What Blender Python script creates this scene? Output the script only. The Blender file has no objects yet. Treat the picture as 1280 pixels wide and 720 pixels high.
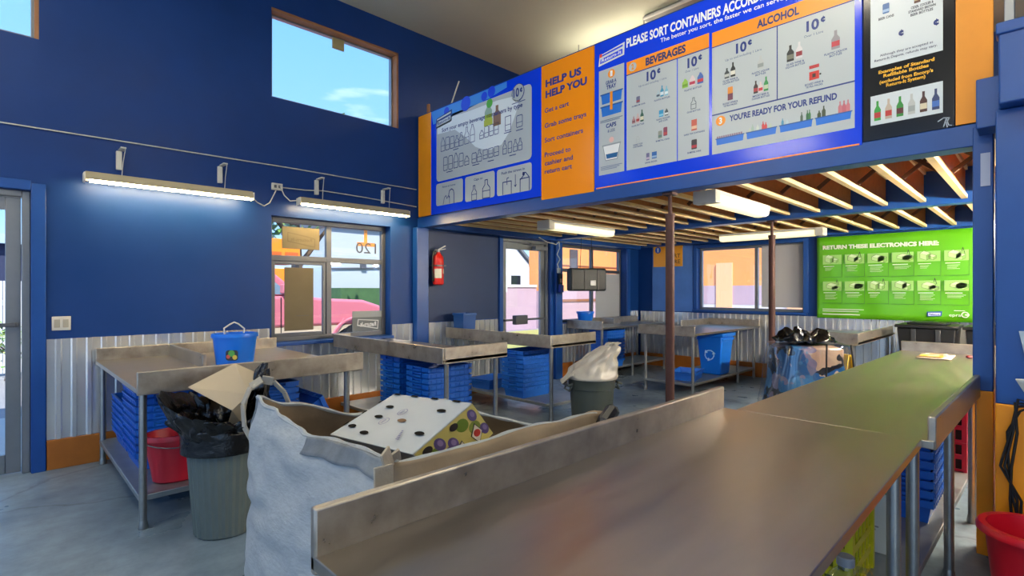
import bpy, math, random
from mathutils import Vector, Matrix, noise
random.seed(7)
C = bpy.context.scene.collection
SC = bpy.context.scene
PI = math.pi

# ------------------------------------------------------------------ camera, sky, sun, exposure
YAW = math.radians(45.4)
cam_d = bpy.data.cameras.new('camera'); cam = bpy.data.objects.new('camera', cam_d); C.objects.link(cam)
cam.location = (0, 0, 1.45); cam.rotation_euler = (PI/2, 0, YAW - PI/2)
cam_d.sensor_width = 36; cam_d.lens = 655/1280*36; cam_d.shift_y = 3/1280; cam_d.clip_start = 0.02
SC.camera = cam
SC.view_settings.view_transform = 'Standard'; SC.view_settings.look = 'None'
SC.view_settings.gamma = 1; SC.view_settings.use_curve_mapping = False
SC.view_settings.exposure = 1.4
SKY = .92; SUN = 3.6; TUBE = 42.0; ADDED_CEIL_TUBE = 31.0; MEZZ_TUBE = .5; ADDED_SIDE_TUBE = 300.0  # the ceiling and side tube strengths drive added lamps out of view
SC.cycles.denoising_prefilter = 'ACCURATE'; SC.cycles.max_bounces = 8; SC.cycles.transparent_max_bounces = 12

w = bpy.data.worlds.new('sky'); SC.world = w; w.use_nodes = True
nt = w.node_tree; nt.nodes.clear()
out = nt.nodes.new('ShaderNodeOutputWorld'); bg = nt.nodes.new('ShaderNodeBackground')
tc = nt.nodes.new('ShaderNodeTexCoord'); sx = nt.nodes.new('ShaderNodeSeparateXYZ')
rm = nt.nodes.new('ShaderNodeValToRGB'); mp = nt.nodes.new('ShaderNodeMapping')
nz = nt.nodes.new('ShaderNodeTexNoise'); cr = nt.nodes.new('ShaderNodeValToRGB'); mx = nt.nodes.new('ShaderNodeMix')
mx.data_type = 'RGBA'
nt.links.new(tc.outputs['Generated'], sx.inputs[0]); nt.links.new(sx.outputs['Z'], rm.inputs[0])
e = rm.color_ramp.elements; e[0].position = 0.0; e[0].color = (.46, .64, .82, 1); e[1].position = .5; e[1].color = (.12, .32, .70, 1)
n_ = rm.color_ramp.elements.new(.12); n_.color = (.22, .43, .74, 1)
nt.links.new(tc.outputs['Generated'], mp.inputs[0]); mp.inputs['Scale'].default_value = (1.2, 1.2, 5)
nt.links.new(mp.outputs[0], nz.inputs['Vector']); nz.inputs['Scale'].default_value = 2.2; nz.inputs['Detail'].default_value = 6
cr.color_ramp.elements[0].position = .56; cr.color_ramp.elements[1].position = .74
nt.links.new(nz.outputs[0], cr.inputs[0]); nt.links.new(cr.outputs[0], mx.inputs['Factor'])
nt.links.new(rm.outputs[0], mx.inputs['A']); mx.inputs['B'].default_value = (.9, .93, .96, 1)
nt.links.new(mx.outputs['Result'], bg.inputs[0]); bg.inputs[1].default_value = SKY
nt.links.new(bg.outputs[0], out.inputs[0])

sd = bpy.data.lights.new('sun', 'SUN'); sd.energy = SUN; sd.angle = .01; sd.color = (1, .95, .86)
so = bpy.data.objects.new('sun', sd); C.objects.link(so)
so.rotation_euler = Vector((.42, .62, -.82)).to_track_quat('-Z', 'Y').to_euler()

# ------------------------------------------------------------------ materials
def lin(h):
    h = h.lstrip('#'); r = []
    for i in (0, 2, 4):
        v = int(h[i:i+2], 16)/255
        r.append(v/12.92 if v <= .04045 else ((v+.055)/1.055)**2.4)
    return (*r, 1)
_M = {}
def mat(name, col, rough=.5, metal=0., var=0., scale=6., col2=None, bump=0., stretch=(1, 1, 1), rv=0., coat=0., spec=.5, detail=5.):
    if name in _M: return _M[name]
    m = bpy.data.materials.new(name); m.use_nodes = True; t = m.node_tree; p = t.nodes['Principled BSDF']
    p.inputs['Base Color'].default_value = lin(col); p.inputs['Roughness'].default_value = rough
    p.inputs['Metallic'].default_value = metal; p.inputs['Coat Weight'].default_value = coat; p.inputs['Specular IOR Level'].default_value = spec
    if var or bump or rv:
        tc = t.nodes.new('ShaderNodeTexCoord'); mp = t.nodes.new('ShaderNodeMapping'); n = t.nodes.new('ShaderNodeTexNoise')
        mp.inputs['Scale'].default_value = stretch
        t.links.new(tc.outputs['Object'], mp.inputs[0]); t.links.new(mp.outputs[0], n.inputs['Vector'])
        n.inputs['Scale'].default_value = scale; n.inputs['Detail'].default_value = detail; n.inputs['Roughness'].default_value = .6
        if var:
            r = t.nodes.new('ShaderNodeValToRGB'); a = lin(col); b = lin(col2) if col2 else tuple(x*.45 for x in a[:3])+(1,)
            r.color_ramp.elements[0].position = .5-.28*min(1, 1/max(var, .01))*.9; r.color_ramp.elements[1].position = .72
            r.color_ramp.elements[0].color = tuple(a[i]*(1-var)+b[i]*var for i in range(3))+(1,); r.color_ramp.elements[1].color = a
            t.links.new(n.outputs[0], r.inputs[0]); t.links.new(r.outputs[0], p.inputs['Base Color'])
        if bump:
            b = t.nodes.new('ShaderNodeBump'); b.inputs['Strength'].default_value = bump; b.inputs['Distance'].default_value = .01
            t.links.new(n.outputs[0], b.inputs['Height']); t.links.new(b.outputs[0], p.inputs['Normal'])
        if rv:
            mr = t.nodes.new('ShaderNodeMapRange'); mr.inputs['To Min'].default_value = max(.03, rough-rv); mr.inputs['To Max'].default_value = rough+rv
            mr.inputs['From Min'].default_value = .3; mr.inputs['From Max'].default_value = .7
            t.links.new(n.outputs[0], mr.inputs[0]); t.links.new(mr.outputs[0], p.inputs['Roughness'])
    _M[name] = m; return m
def emit(name, col, s):
    if name in _M: return _M[name]
    m = bpy.data.materials.new(name); m.use_nodes = True; p = m.node_tree.nodes['Principled BSDF']
    p.inputs['Base Color'].default_value = (.8, .8, .75, 1); p.inputs['Emission Color'].default_value = lin(col); p.inputs['Emission Strength'].default_value = s
    _M[name] = m; return m
def clear(name, tint=(.97, .985, 1), glossy=.05, rough=.02):
    if name in _M: return _M[name]
    m = bpy.data.materials.new(name); m.use_nodes = True; t = m.node_tree; t.nodes.clear()
    o = t.nodes.new('ShaderNodeOutputMaterial'); mx = t.nodes.new('ShaderNodeMixShader'); tr = t.nodes.new('ShaderNodeBsdfTransparent')
    g = t.nodes.new('ShaderNodeBsdfGlossy'); f = t.nodes.new('ShaderNodeLayerWeight'); pw = t.nodes.new('ShaderNodeMath'); pw.operation = 'POWER'; pw.inputs[1].default_value = 4; sc_ = t.nodes.new('ShaderNodeMath'); sc_.operation = 'MULTIPLY'; sc_.inputs[1].default_value = .5; mu = t.nodes.new('ShaderNodeMath')
    mu.operation = 'MAXIMUM'; mu.inputs[1].default_value = glossy; f.inputs[0].default_value = .5; t.links.new(f.outputs['Facing'], pw.inputs[0]); t.links.new(pw.outputs[0], sc_.inputs[0])
    tr.inputs[0].default_value = (*tint, 1); g.inputs['Roughness'].default_value = rough
    t.links.new(sc_.outputs[0], mu.inputs[0]); t.links.new(mu.outputs[0], mx.inputs[0])
    t.links.new(tr.outputs[0], mx.inputs[1]); t.links.new(g.outputs[0], mx.inputs[2]); t.links.new(mx.outputs[0], o.inputs[0])
    _M[name] = m; return m
def pm(h, rough=.35):
    return mat('print_'+h.strip('#')+('' if rough == .35 else '_r%d' % (rough*100)), h, rough)

def concrete():
    m = bpy.data.materials.new('concrete'); m.use_nodes = True; t = m.node_tree; p = t.nodes['Principled BSDF']; L = t.links.new
    tc = t.nodes.new('ShaderNodeTexCoord')
    def nz(scale, det, rough=.55):
        n = t.nodes.new('ShaderNodeTexNoise'); n.inputs['Scale'].default_value = scale; n.inputs['Detail'].default_value = det; n.inputs['Roughness'].default_value = rough; L(tc.outputs['Object'], n.inputs['Vector']); return n
    def ramp(src, a, ca, b_, cb):
        r = t.nodes.new('ShaderNodeValToRGB'); r.color_ramp.elements[0].position = a; r.color_ramp.elements[0].color = ca; r.color_ramp.elements[1].position = b_; r.color_ramp.elements[1].color = cb; L(src, r.inputs[0]); return r
    def mul(a, b_, f):
        x = t.nodes.new('ShaderNodeMix'); x.data_type = 'RGBA'; x.blend_type = 'MULTIPLY'; x.inputs['Factor'].default_value = f; L(a, x.inputs['A']); L(b_, x.inputs['B']); return x.outputs['Result']
    base = ramp(nz(.9, 4).outputs[0], .3, lin('#5f7284'), .7, lin('#93a5b4'))  # blue of the skylight on the floor is mixed into this base colour
    fine = ramp(nz(7, 8, .7).outputs[0], .32, (.45, .45, .45, 1), .62, (1, 1, 1, 1))
    w_ = nz(2.5, 5); mx = t.nodes.new('ShaderNodeMix'); mx.data_type = 'RGBA'; mx.inputs['Factor'].default_value = .25; L(tc.outputs['Object'], mx.inputs['A']); L(w_.outputs['Color'], mx.inputs['B'])
    v = t.nodes.new('ShaderNodeTexVoronoi'); v.feature = 'DISTANCE_TO_EDGE'; v.inputs['Scale'].default_value = .8; L(mx.outputs['Result'], v.inputs['Vector'])
    crk = ramp(v.outputs['Distance'], .002, (.35, .33, .32, 1), .012, (1, 1, 1, 1))
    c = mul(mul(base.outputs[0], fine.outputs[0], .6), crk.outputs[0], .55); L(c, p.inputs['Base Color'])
    mr = t.nodes.new('ShaderNodeMapRange'); mr.inputs['From Min'].default_value = .3; mr.inputs['From Max'].default_value = .7; mr.inputs['To Min'].default_value = .22; mr.inputs['To Max'].default_value = .5; L(nz(1.7, 5).outputs[0], mr.inputs[0]); L(mr.outputs[0], p.inputs['Roughness'])
    return m
BLUE = mat('blue_wall_paint', '#0c3a7e', .44, var=.3, scale=2.2, bump=.05, rv=.08, spec=.3)
BLUED = mat('blue_trim_paint', '#164c9a', .35, var=.3, scale=5)
NAVY = mat('navy_panel_paint', '#11305f', .5, var=.3, scale=2)
LBLUE = mat('pale_blue_panel', '#5384d4', .4, var=.35, scale=3)
CEILM = mat('ceiling_paint', '#c6c8b4', .7, var=.12, scale=1.2)
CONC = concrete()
CORR = mat('galvanised_sheet', '#eef1f4', .15, .72, var=.15, scale=5, rv=.04)
STEEL = mat('stainless_steel', '#b9b1a5', .35, 1., var=.4, scale=3, col2='#938a7d', stretch=(.7, 4, 1), rv=.06, detail=6)
LIP = mat('worn_steel_edge', '#b8b0a5', .38, .75, var=.6, scale=11, col2='#6d6356', rv=.12, detail=8)
GALV = mat('galvanised_pipe', '#a9a9a6', .33, .9, var=.4, scale=14)
SHELF = mat('shelf_steel', '#9aa0a4', .4, .7, var=.5, scale=5)
ALU = mat('aluminium_frame', '#8f9296', .4, .75, var=.2, scale=8)
ALUD = mat('dark_window_frame', '#63656a', .45, .5)
WHITE = mat('white_paint', '#d9d8cf', .45)
OFFW = mat('off_white_plastic', '#cfccc2', .5)
ORANGE = mat('orange_paint', '#f39a0c', .45, var=.2, scale=4)
OBASE = mat('orange_kickboard', '#b5691c', .6, var=.5, scale=5)
TRAYB = mat('blue_tray_plastic', '#1560c4', .36)
BUCKB = mat('blue_bucket_plastic', '#0a6fe0', .35)
REDP = mat('red_bucket_plastic', '#b3162c', .38, var=.2, scale=5)
REDB = mat('bright_red_plastic', '#d3172b', .35)
RUST = mat('rusty_post', '#52322d', .55, .3, var=.5, scale=9, col2='#2c1d1c')
OSB = mat('joist_web_board', '#d38b48', .7, var=.45, scale=18, col2='#9a5a2a')
FLNG = mat('joist_flange_timber', '#f0d298', .6, var=.3, scale=6)
DECK = mat('deck_board', '#c07c40', .7, var=.5, scale=10)
BLK = mat('black_plastic', '#16171a', .42)
BAGB = mat('black_bag_film', '#0a0b0d', .16, bump=.8, scale=16)
CREAM = mat('cream_sheet', '#c6b294', .5, var=.15, scale=4)
CARD = mat('brown_board', '#80745a', .7, var=.25, scale=7)
CABLE = mat('black_cable', '#121214', .5)
WIRE = mat('white_cable', '#c8c6bd', .5)
GLASS = clear('window_glass')

# ------------------------------------------------------------------ mesh builder
class MB:
    def __init__(s): s.v = []; s.f = []; s.mi = []; s.k = 0
    def add(s, vs, fs):
        b = len(s.v); s.v += [tuple(x) for x in vs]; s.f += [tuple(b+i for i in f) for f in fs]; s.mi += [s.k]*len(fs); return s
    def box(s, x0, x1, y0, y1, z0, z1):
        return s.add([(x, y, z) for z in (z0, z1) for y in (y0, y1) for x in (x0, x1)],
                     [(0, 2, 3, 1), (4, 5, 7, 6), (0, 1, 5, 4), (2, 6, 7, 3), (0, 4, 6, 2), (1, 3, 7, 5)])
    def hexa(s, p):   # 8 points: bottom ring 4, top ring 4
        return s.add(p, [(3, 2, 1, 0), (4, 5, 6, 7), (0, 1, 5, 4), (1, 2, 6, 5), (2, 3, 7, 6), (3, 0, 4, 7)])
    def bar(s, a, b, w, h, up=(0, 0, 1)):
        a = Vector(a); b = Vector(b); d = (b-a).normalized(); u = Vector(up)
        if abs(d.dot(u)) > .98: u = Vector((1, 0, 0))
        r = d.cross(u).normalized(); u = r.cross(d)
        o = [r*-w/2+u*-h/2, r*w/2+u*-h/2, r*w/2+u*h/2, r*-w/2+u*h/2]
        return s.hexa([a+q for q in o]+[b+q for q in o])
    def tube(s, pts, r, n=8, caps=True):
        pts = [Vector(p) for p in pts]; rings = []; b = len(s.v); N = len(pts)
        rr = r if isinstance(r, (list, tuple)) else [r]*N
        t0 = (pts[1]-pts[0]).normalized(); u = t0.orthogonal().normalized()
        for i, p in enumerate(pts):
            t = (pts[min(i+1, N-1)]-pts[max(i-1, 0)]).normalized()
            u = (u-t*u.dot(t)).normalized(); q = t.cross(u)
            rings += [p+(u*math.cos(2*PI*j/n)+q*math.sin(2*PI*j/n))*rr[i] for j in range(n)]
        f = [(i*n+j, i*n+(j+1) % n, (i+1)*n+(j+1) % n, (i+1)*n+j) for i in range(N-1) for j in range(n)]
        if caps: f += [tuple(range(n))[::-1], tuple((N-1)*n+j for j in range(n))]
        return s.add(rings, f)
    def lathe(s, prof, n=24, c=(0, 0, 0), sxy=(1, 1), flute=0, nf=0, closed=False):
        vs = []
        for r, z in prof:
            for j in range(n):
                a = 2*PI*j/n; q = r*(1+(flute if (nf and (j*nf//n*2) % 2 == 0 and j % 2) else 0))
                vs.append((c[0]+q*math.cos(a)*sxy[0], c[1]+q*math.sin(a)*sxy[1], c[2]+z))
        m = len(prof)
        f = [(i*n+j, i*n+(j+1) % n, (i+1)*n+(j+1) % n, (i+1)*n+j) for i in range(m-1) for j in range(n)]
        if prof[0][0] > 0 and not closed: f.append(tuple(range(n))[::-1])
        if prof[-1][0] > 0 and not closed: f.append(tuple((m-1)*n+j for j in range(n)))
        return s.add(vs, f)
    def prism(s, poly, a, b, ax='y'):
        def p(q, d): return {'y': (q[0], d, q[1]), 'x': (d, q[0], q[1]), 'z': (q[0], q[1], d)}[ax]
        n = len(poly); vs = [p(q, a) for q in poly]+[p(q, b) for q in poly]
        return s.add(vs, [tuple(range(n))[::-1], tuple(range(n, 2*n))]+[(i, (i+1) % n, n+(i+1) % n, n+i) for i in range(n)])
    def grid(s, fn, nu, nv, wrap=False):
        vs = [fn(i/nu, j/nv) for j in range(nv+1) for i in range(nu+(0 if wrap else 1))]; m = nu if wrap else nu+1
        return s.add(vs, [(j*m+i, j*m+(i+1) % m, (j+1)*m+(i+1) % m, (j+1)*m+i) for j in range(nv) for i in range(nu)])
    def sphere(s, c, r, n=12, m=8):
        if not isinstance(r, (tuple, list)): r = (r, r, r)
        return s.grid(lambda u, v: (c[0]+r[0]*math.cos(2*PI*u)*math.sin(PI*v), c[1]+r[1]*math.sin(2*PI*u)*math.sin(PI*v), c[2]-r[2]*math.cos(PI*v)), n, m, True)
    def build(s, name, m, parent=None, bevel=0, smooth=35, solid=0, off=0., sub=0, loc=None):
        me = bpy.data.meshes.new(name); me.from_pydata(s.v, [], s.f)
        for x in (m if isinstance(m, (list, tuple)) else [m]): me.materials.append(x)
        if any(s.mi): me.polygons.foreach_set('material_index', s.mi)
        me.update()
        if smooth:
            me.shade_smooth(); me.set_sharp_from_angle(angle=math.radians(smooth))
        o = bpy.data.objects.new(name, me); C.objects.link(o)
        if parent: o.parent = parent
        if loc: o.location = loc
        if solid:
            d = o.modifiers.new('thickness', 'SOLIDIFY'); d.thickness = solid; d.offset = off
        if sub:
            d = o.modifiers.new('smooth', 'SUBSURF'); d.levels = d.render_levels = sub
        if bevel:
            d = o.modifiers.new('edge', 'BEVEL'); d.width = bevel; d.segments = 2; d.limit_method = 'ANGLE'; d.angle_limit = math.radians(40)
        return o
def tag(o, label, cat, group=None):
    o['label'] = label; o['category'] = cat
    if group: o['group'] = group
    return o
def thing(name, label, cat, loc=(0, 0, 0), rz=0, group=None):
    o = bpy.data.objects.new(name, None); C.objects.link(o); o.location = loc; o.rotation_euler = (0, 0, rz); o.empty_display_size = .1
    return tag(o, label, cat, group)
def st(o): o['kind'] = 'structure'; return o
def struct(name, mb, m, parent=None, **k):
    o = mb.build(name, m, parent, **k)
    return o if parent else st(o)
def copy_tree(o, loc, rz, label, group=None):
    r = o.copy(); C.objects.link(r); r.location = loc; r.rotation_euler = (0, 0, rz); r['label'] = label
    if group: r['group'] = group
    for ch in list(o.children):
        c = ch.copy(); C.objects.link(c); c.parent = r
        for g in ch.children:
            d = g.copy(); C.objects.link(d); d.parent = c
    return r

# ------------------------------------------------------------------ flat artwork on a plane
_T = {}
def text_mesh(s, bold=0.):
    k = (s, bold)
    if k not in _T:
        cu = bpy.data.curves.new('t', 'FONT'); cu.body = s; cu.size = 1; cu.offset = bold; cu.resolution_u = 3; cu.fill_mode = 'FRONT'
        o = bpy.data.objects.new('t', cu); me = bpy.data.meshes.new_from_object(o)
        _T[k] = ([tuple(v.co[:2]) for v in me.vertices], [tuple(p.vertices) for p in me.polygons])
        bpy.data.objects.remove(o); bpy.data.curves.remove(cu); bpy.data.meshes.remove(me)
    return _T[k]
CAP = max(v[1] for v in text_mesh('H')[0])
class Art:
    """shapes printed on a board: u runs along U, v along V, layers stand .3 mm apart"""
    def __init__(s, O, U, V, N): s.O, s.U, s.V, s.N = Vector(O), Vector(U), Vector(V), Vector(N); s.m = MB(); s.cols = []
    def col(s, c):
        m = c if not isinstance(c, str) else pm(c)
        if m not in s.cols: s.cols.append(m)
        s.m.k = s.cols.index(m)
    def P(s, u, v, l): return s.O+s.U*u+s.V*v+s.N*(.0006*l)
    def poly(s, pts, c, l=1):
        s.col(c); n = len(pts); s.m.add([s.P(u, v, l) for u, v in pts], [tuple(range(n))]); return s
    def rect(s, u0, v0, u1, v1, c, l=1): return s.poly([(u0, v0), (u1, v0), (u1, v1), (u0, v1)], c, l)
    def rrect(s, u0, v0, u1, v1, c, l=1, r=.04):
        p = []
        for cx, cy, a in ((u1-r, v0+r, -90), (u1-r, v1-r, 0), (u0+r, v1-r, 90), (u0+r, v0+r, 180)):
            p += [(cx+r*math.cos(math.radians(a+t)), cy+r*math.sin(math.radians(a+t))) for t in (0, 30, 60, 90)]
        return s.poly(p, c, l)
    def circ(s, u, v, r, c, l=1, n=24): return s.poly([(u+r*math.cos(2*PI*i/n), v+r*math.sin(2*PI*i/n)) for i in range(n)], c, l)
    def line(s, pts, wd, c, l=1, closed=False):
        s.col(c)
        if closed: pts = pts+[pts[0]]
        for a, b in zip(pts, pts[1:]):
            d = Vector((b[0]-a[0], b[1]-a[1]));
            if d.length < 1e-6: continue
            d.normalize(); n = Vector((-d.y, d.x))*wd/2; e = d*wd*.3
            q = [Vector(a)-e+n, Vector(a)-e-n, Vector(b)+e-n, Vector(b)+e+n]
            s.m.add([s.P(x.x, x.y, l) for x in q], [(0, 1, 2, 3)])
        return s
    def text(s, t, u0, v0, u1, h, c, l=3, bold=.0, v1=None, mirror=False, natural=False):
        s.col(c); vs, fs = text_mesh(t, bold); xm = min(v[0] for v in vs); xx = max(v[0] for v in vs)
        sy = h/CAP; sxx = sy if natural else (u1-u0)/(xx-xm); dv = 0 if v1 is None else (v1-v0)
        def q(x, y):
            k = (x-xm)*sxx; u = u0+k
            if mirror: u = u1-k
            return s.P(u, v0+y*sy+dv*k/max(u1-u0, 1e-6), l)
        s.m.add([q(*v) for v in vs], fs); return s
    def cent(s, u0, v0, h, c, l=3):
        w_ = h*.62; s.text('c', u0, v0+h*.17, u0+w_, h*.93, c, l, .06); s.rect(u0+w_*.50, v0, u0+w_*.68, v0+h, c, l); return s
    def bars(s, u0, v0, u1, h, n, c, l=3, gap=1.8):
        for i in range(n): s.rect(u0, v0-i*h*gap, u1-(i % 3)*.12*(u1-u0), v0-i*h*gap+h, c, l)
        return s
    def bottle(s, u, v, wd, h, c, kind='bottle', stroke=0, l=3, label=None):
        W = wd/2
        sh = {'bottle': [(-1, 0), (1, 0), (1, .55), (.35, .75), (.35, 1), (-.35, 1), (-.35, .75), (-1, .55)],
              'can': [(-.85, 0), (.85, 0), (1, .08), (1, .9), (.8, 1), (-.8, 1), (-1, .9), (-1, .08)],
              'box': [(-1, 0), (1, 0), (1, 1), (-1, 1)],
              'jug': [(-1, 0), (1, 0), (1, .6), (.5, .88), (.3, .9), (.3, 1), (-.3, 1), (-.3, .9), (-1, .62)]}[kind]
        p = [(u+x*W, v+y*h) for x, y in sh]
        if stroke: s.line(p, stroke, c, l, True); s.line([(u-W, v+h*.4), (u+W, v+h*.4)], stroke*.8, c, l)
        else:
            s.poly(p, c, l)
            if label: s.rect(u-W*.95, v+h*.14, u+W*.95, v+h*.42, label, l+1)
        return s
    def build(s, name, parent=None): return s.m.build(name, s.cols, parent, smooth=0)

# ================================================================== THE ROOM
X0, XB, XF = -5.0, 9.1, 3.88           # wall behind the camera, back wall, fascia plane
YL, YR, ZC = 5.65, -3.2, 4.76          # wall with the street windows, opposite wall, ceiling
def holed(u0, u1, v0, v1, holes, put):
    us = sorted({u0, u1, *[h[i] for h in holes for i in (0, 1)]}); vs = sorted({v0, v1, *[h[i] for h in holes for i in (2, 3)]})
    for a, b in zip(us, us[1:]):
        for c, d in zip(vs, vs[1:]):
            m, n = (a+b)/2, (c+d)/2
            if not any(h[0] < m < h[1] and h[2] < n < h[3] for h in holes): put(a, b, c, d)
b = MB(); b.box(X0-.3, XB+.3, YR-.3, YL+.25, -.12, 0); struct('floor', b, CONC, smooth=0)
b = MB(); b.box(X0-.3, XB+.3, YR-.3, YL+.25, ZC, ZC+.2); struct('ceiling', b, CEILM, smooth=0)
HW = [(-1.35, .25, 3.46, 4.41), (2.05, 3.585, 3.47, 4.41)]      # two high windows
LW = (2.05, 3.47, .90, 2.235); DL = (-.85, .2, 0, 2.24); DR = (5.36, 6.42, 0, 2.24); TW = (6.66, 8.66, .9, 2.24)
b = MB(); holed(X0, XB+.2, 0, ZC, HW+[LW, DL, DR, TW], lambda a, c, d, e: b.box(a, c, YL, YL+.22, d, e)); struct('wall_left', b, BLUE, smooth=0)
BW = (2.66, 4.42, 1.1, 2.215)
b = MB(); holed(YR, YL, 0, ZC, [BW], lambda a, c, d, e: b.box(XB, XB+.2, a, c, d, e)); struct('wall_back', b, BLUE, smooth=0)
BAYS = [(-2.9, .9, 0, 4.5), (1.2, 5.4, 0, 4.5)]  # unseen openings, made large to let more skylight into the room
b = MB(); holed(YR, YL, 0, ZC, BAYS, lambda a, c, d, e: b.box(X0-.2, X0, a, c, d, e)); struct('wall_front', b, BLUE, smooth=0)
b = MB(); holed(X0, XB, 0, ZC, [(-4.2, -.6, 0, 4.0)], lambda a, c, d, e: b.box(a, c, YR-.2, YR, d, e)); struct('wall_right', b, BLUE, smooth=0)  # unseen opening put in to let daylight reach the room
b = MB(); b.box(XF+.15, XB, -.75, -.6, 0, 2.62); struct('wall_side', b, BLUE, smooth=0)

# windows in the street wall
def window(name, ax, pos, u0, u1, v0, v1, mull=(), trans=(), fw=.05, m=ALUD, depth=.06, glass=GLASS, sashes=()):
    root = thing(name, '', ''); del root['label']; del root['category']; st(root)
    def bx(mb, a, c, d, e, dep=depth, o=0):
        if ax == 'y': mb.box(a, c, pos+o-dep/2, pos+o+dep/2, d, e)
        else: mb.box(pos+o-dep/2, pos+o+dep/2, a, c, d, e)
    f = MB(); bx(f, u0, u0+fw, v0, v1); bx(f, u1-fw, u1, v0, v1); bx(f, u0+fw, u1-fw, v0, v0+fw); bx(f, u0+fw, u1-fw, v1-fw, v1)
    for q in mull: bx(f, q-fw*.6, q+fw*.6, v0+fw, v1-fw, depth*.9)
    for q in trans: bx(f, u0+fw, u1-fw, q-fw*.6, q+fw*.6, depth*.8)
    for (a, c, d, e) in sashes:
        bx(f, a, a+.035, d, e, depth*.6); bx(f, c-.035, c, d, e, depth*.6); bx(f, a+.035, c-.035, d, d+.035, depth*.6); bx(f, a+.035, c-.035, e-.035, e, depth*.6)
    f.build('window_frame', m, root, bevel=.004)
    g = MB(); bx(g, u0+fw*.5, u1-fw*.5, v0+fw*.5, v1-fw*.5, .006, .0); g.build('pane', glass, root, smooth=0)
    return root
TIMB = mat('raw_window_timber', '#a9744c', .6, var=.4, scale=8)
for i, (a, c, d, e) in enumerate(HW):
    r = window('window_%d' % (i+1), 'y', YL+.13, a, c, d, e, fw=.045, m=ALU)
    f = MB()
    for (p, q, s_, t) in ((a, c, e-.028, e), (c-.028, c, d, e)): f.box(p+.001, q-.001, YL+.005, YL+.12, s_, t-.001)
    f.build('timber_reveal', TIMB, r)
b = MB(); b.box(2.76, 2.90, YL+.08, YL+.10, 4.24, 4.36); b.build('latch', mat('latch', '#a89a6a', .5), r)
window('window_3', 'y', YL+.15, *LW, mull=(2.735,), trans=(1.80,), sashes=((2.10, 2.70, .95, 1.77),))
window('window_4', 'y', YL+.15, *TW, mull=(7.75,), trans=(1.80,))
window('window_5', 'x', XB+.12, *BW, mull=(3.42,), m=ALU, fw=.045)
b = MB(); b.box(LW[0]-.02, LW[1]+.02, YL-.05, YL+.11, .865, .899); struct('trim_1', b, BLUED, bevel=.004)
b = MB(); b.box(XB-.05, XB+.08, BW[0]-.06, BW[1]+.08, 1.06, 1.099); struct('trim_2', b, BLUED, bevel=.004)
for k, (p, q, r_, s_) in enumerate(((BW[1], BW[1]+.07, 1.099, 2.27), (BW[0]-.07, BW[0], 1.099, 2.27), (BW[0], BW[1], 2.216, 2.27))):
    b = MB(); b.box(XB-.03, XB-.001, p, q, r_, s_); struct('trim_%d' % (3+k), b, BLUED, bevel=.004)

def glass_door(name, u0, u1, v1, bars, stile=.09, hinge_right=True):
    y = YL+.08; root = thing(name, '', ''); del root['label']; del root['category']; st(root)
    f = MB(); f.box(u0, u0+.05, y-.06, y+.06, 0, v1); f.box(u1-.05, u1, y-.06, y+.06, 0, v1); f.box(u0+.05, u1-.05, y-.06, y+.06, v1-.05, v1)
    f.build('door_frame', ALU, root, bevel=.005)
    a, c, t = u0+.055, u1-.055, v1-.055
    f = MB(); f.box(a, a+stile, y-.022, y+.022, .01, t); f.box(c-stile, c, y-.022, y+.022, .01, t)
    f.box(a+stile, c-stile, y-.022, y+.022, .01, .16); f.box(a+stile, c-stile, y-.022, y+.022, t-.1, t)
    f.build('door_leaf', ALU, root, bevel=.004)
    g = MB(); g.box(a+stile-.01, c-stile+.01, y-.004, y+.004, .15, t-.09); g.build('pane', GLASS, root, smooth=0)
    p = MB(); p.bar((a+.03, y-.075, bars), (c-.03, y-.075, bars), .025, .03)
    p.bar((a+.03, y-.075, bars), (a+.03, y-.02, bars), .03, .03); p.bar((c-.03, y-.075, bars), (c-.03, y-.02, bars), .03, .03)
    p.build('push_bar', ALUD, root, bevel=.004)
    return root
d1 = glass_door('door_1', DL[0], DL[1], DL[3], 1.18)
d2 = glass_door('door_2', DR[0], DR[1], DR[3], 1.0)
b = MB(); b.box(5.60, 5.86, YL-.06, YL-.005+.03, .93, 1.07); b.build('latch_case', ALUD, d2, bevel=.01)
b = MB(); b.box(6.05, 6.32, YL-.05, YL+.04, 2.09, 2.15); b.bar((6.1, YL-.07, 2.17), (5.85, YL-.12, 2.17), .03, .015); b.build('door_closer', ALU, d2, bevel=.006)
for k, (p, q, r_, s_) in enumerate(((DL[1]+.002, DL[1]+.09, 0, 2.30), (DL[0]-.09, DL[1]+.002, 2.242, 2.32), (DR[0]-.07, DR[0]-.002, 0, 2.30), (DR[1]+.002, DR[1]+.07, 0, 2.31), (TW[1]+.002, TW[1]+.1, .9, 2.31))):
    b = MB(); b.box(p, q, YL-.035, YL-.001, r_, s_); struct('trim_%d' % (6+k), b, BLUED, bevel=.004)
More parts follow.
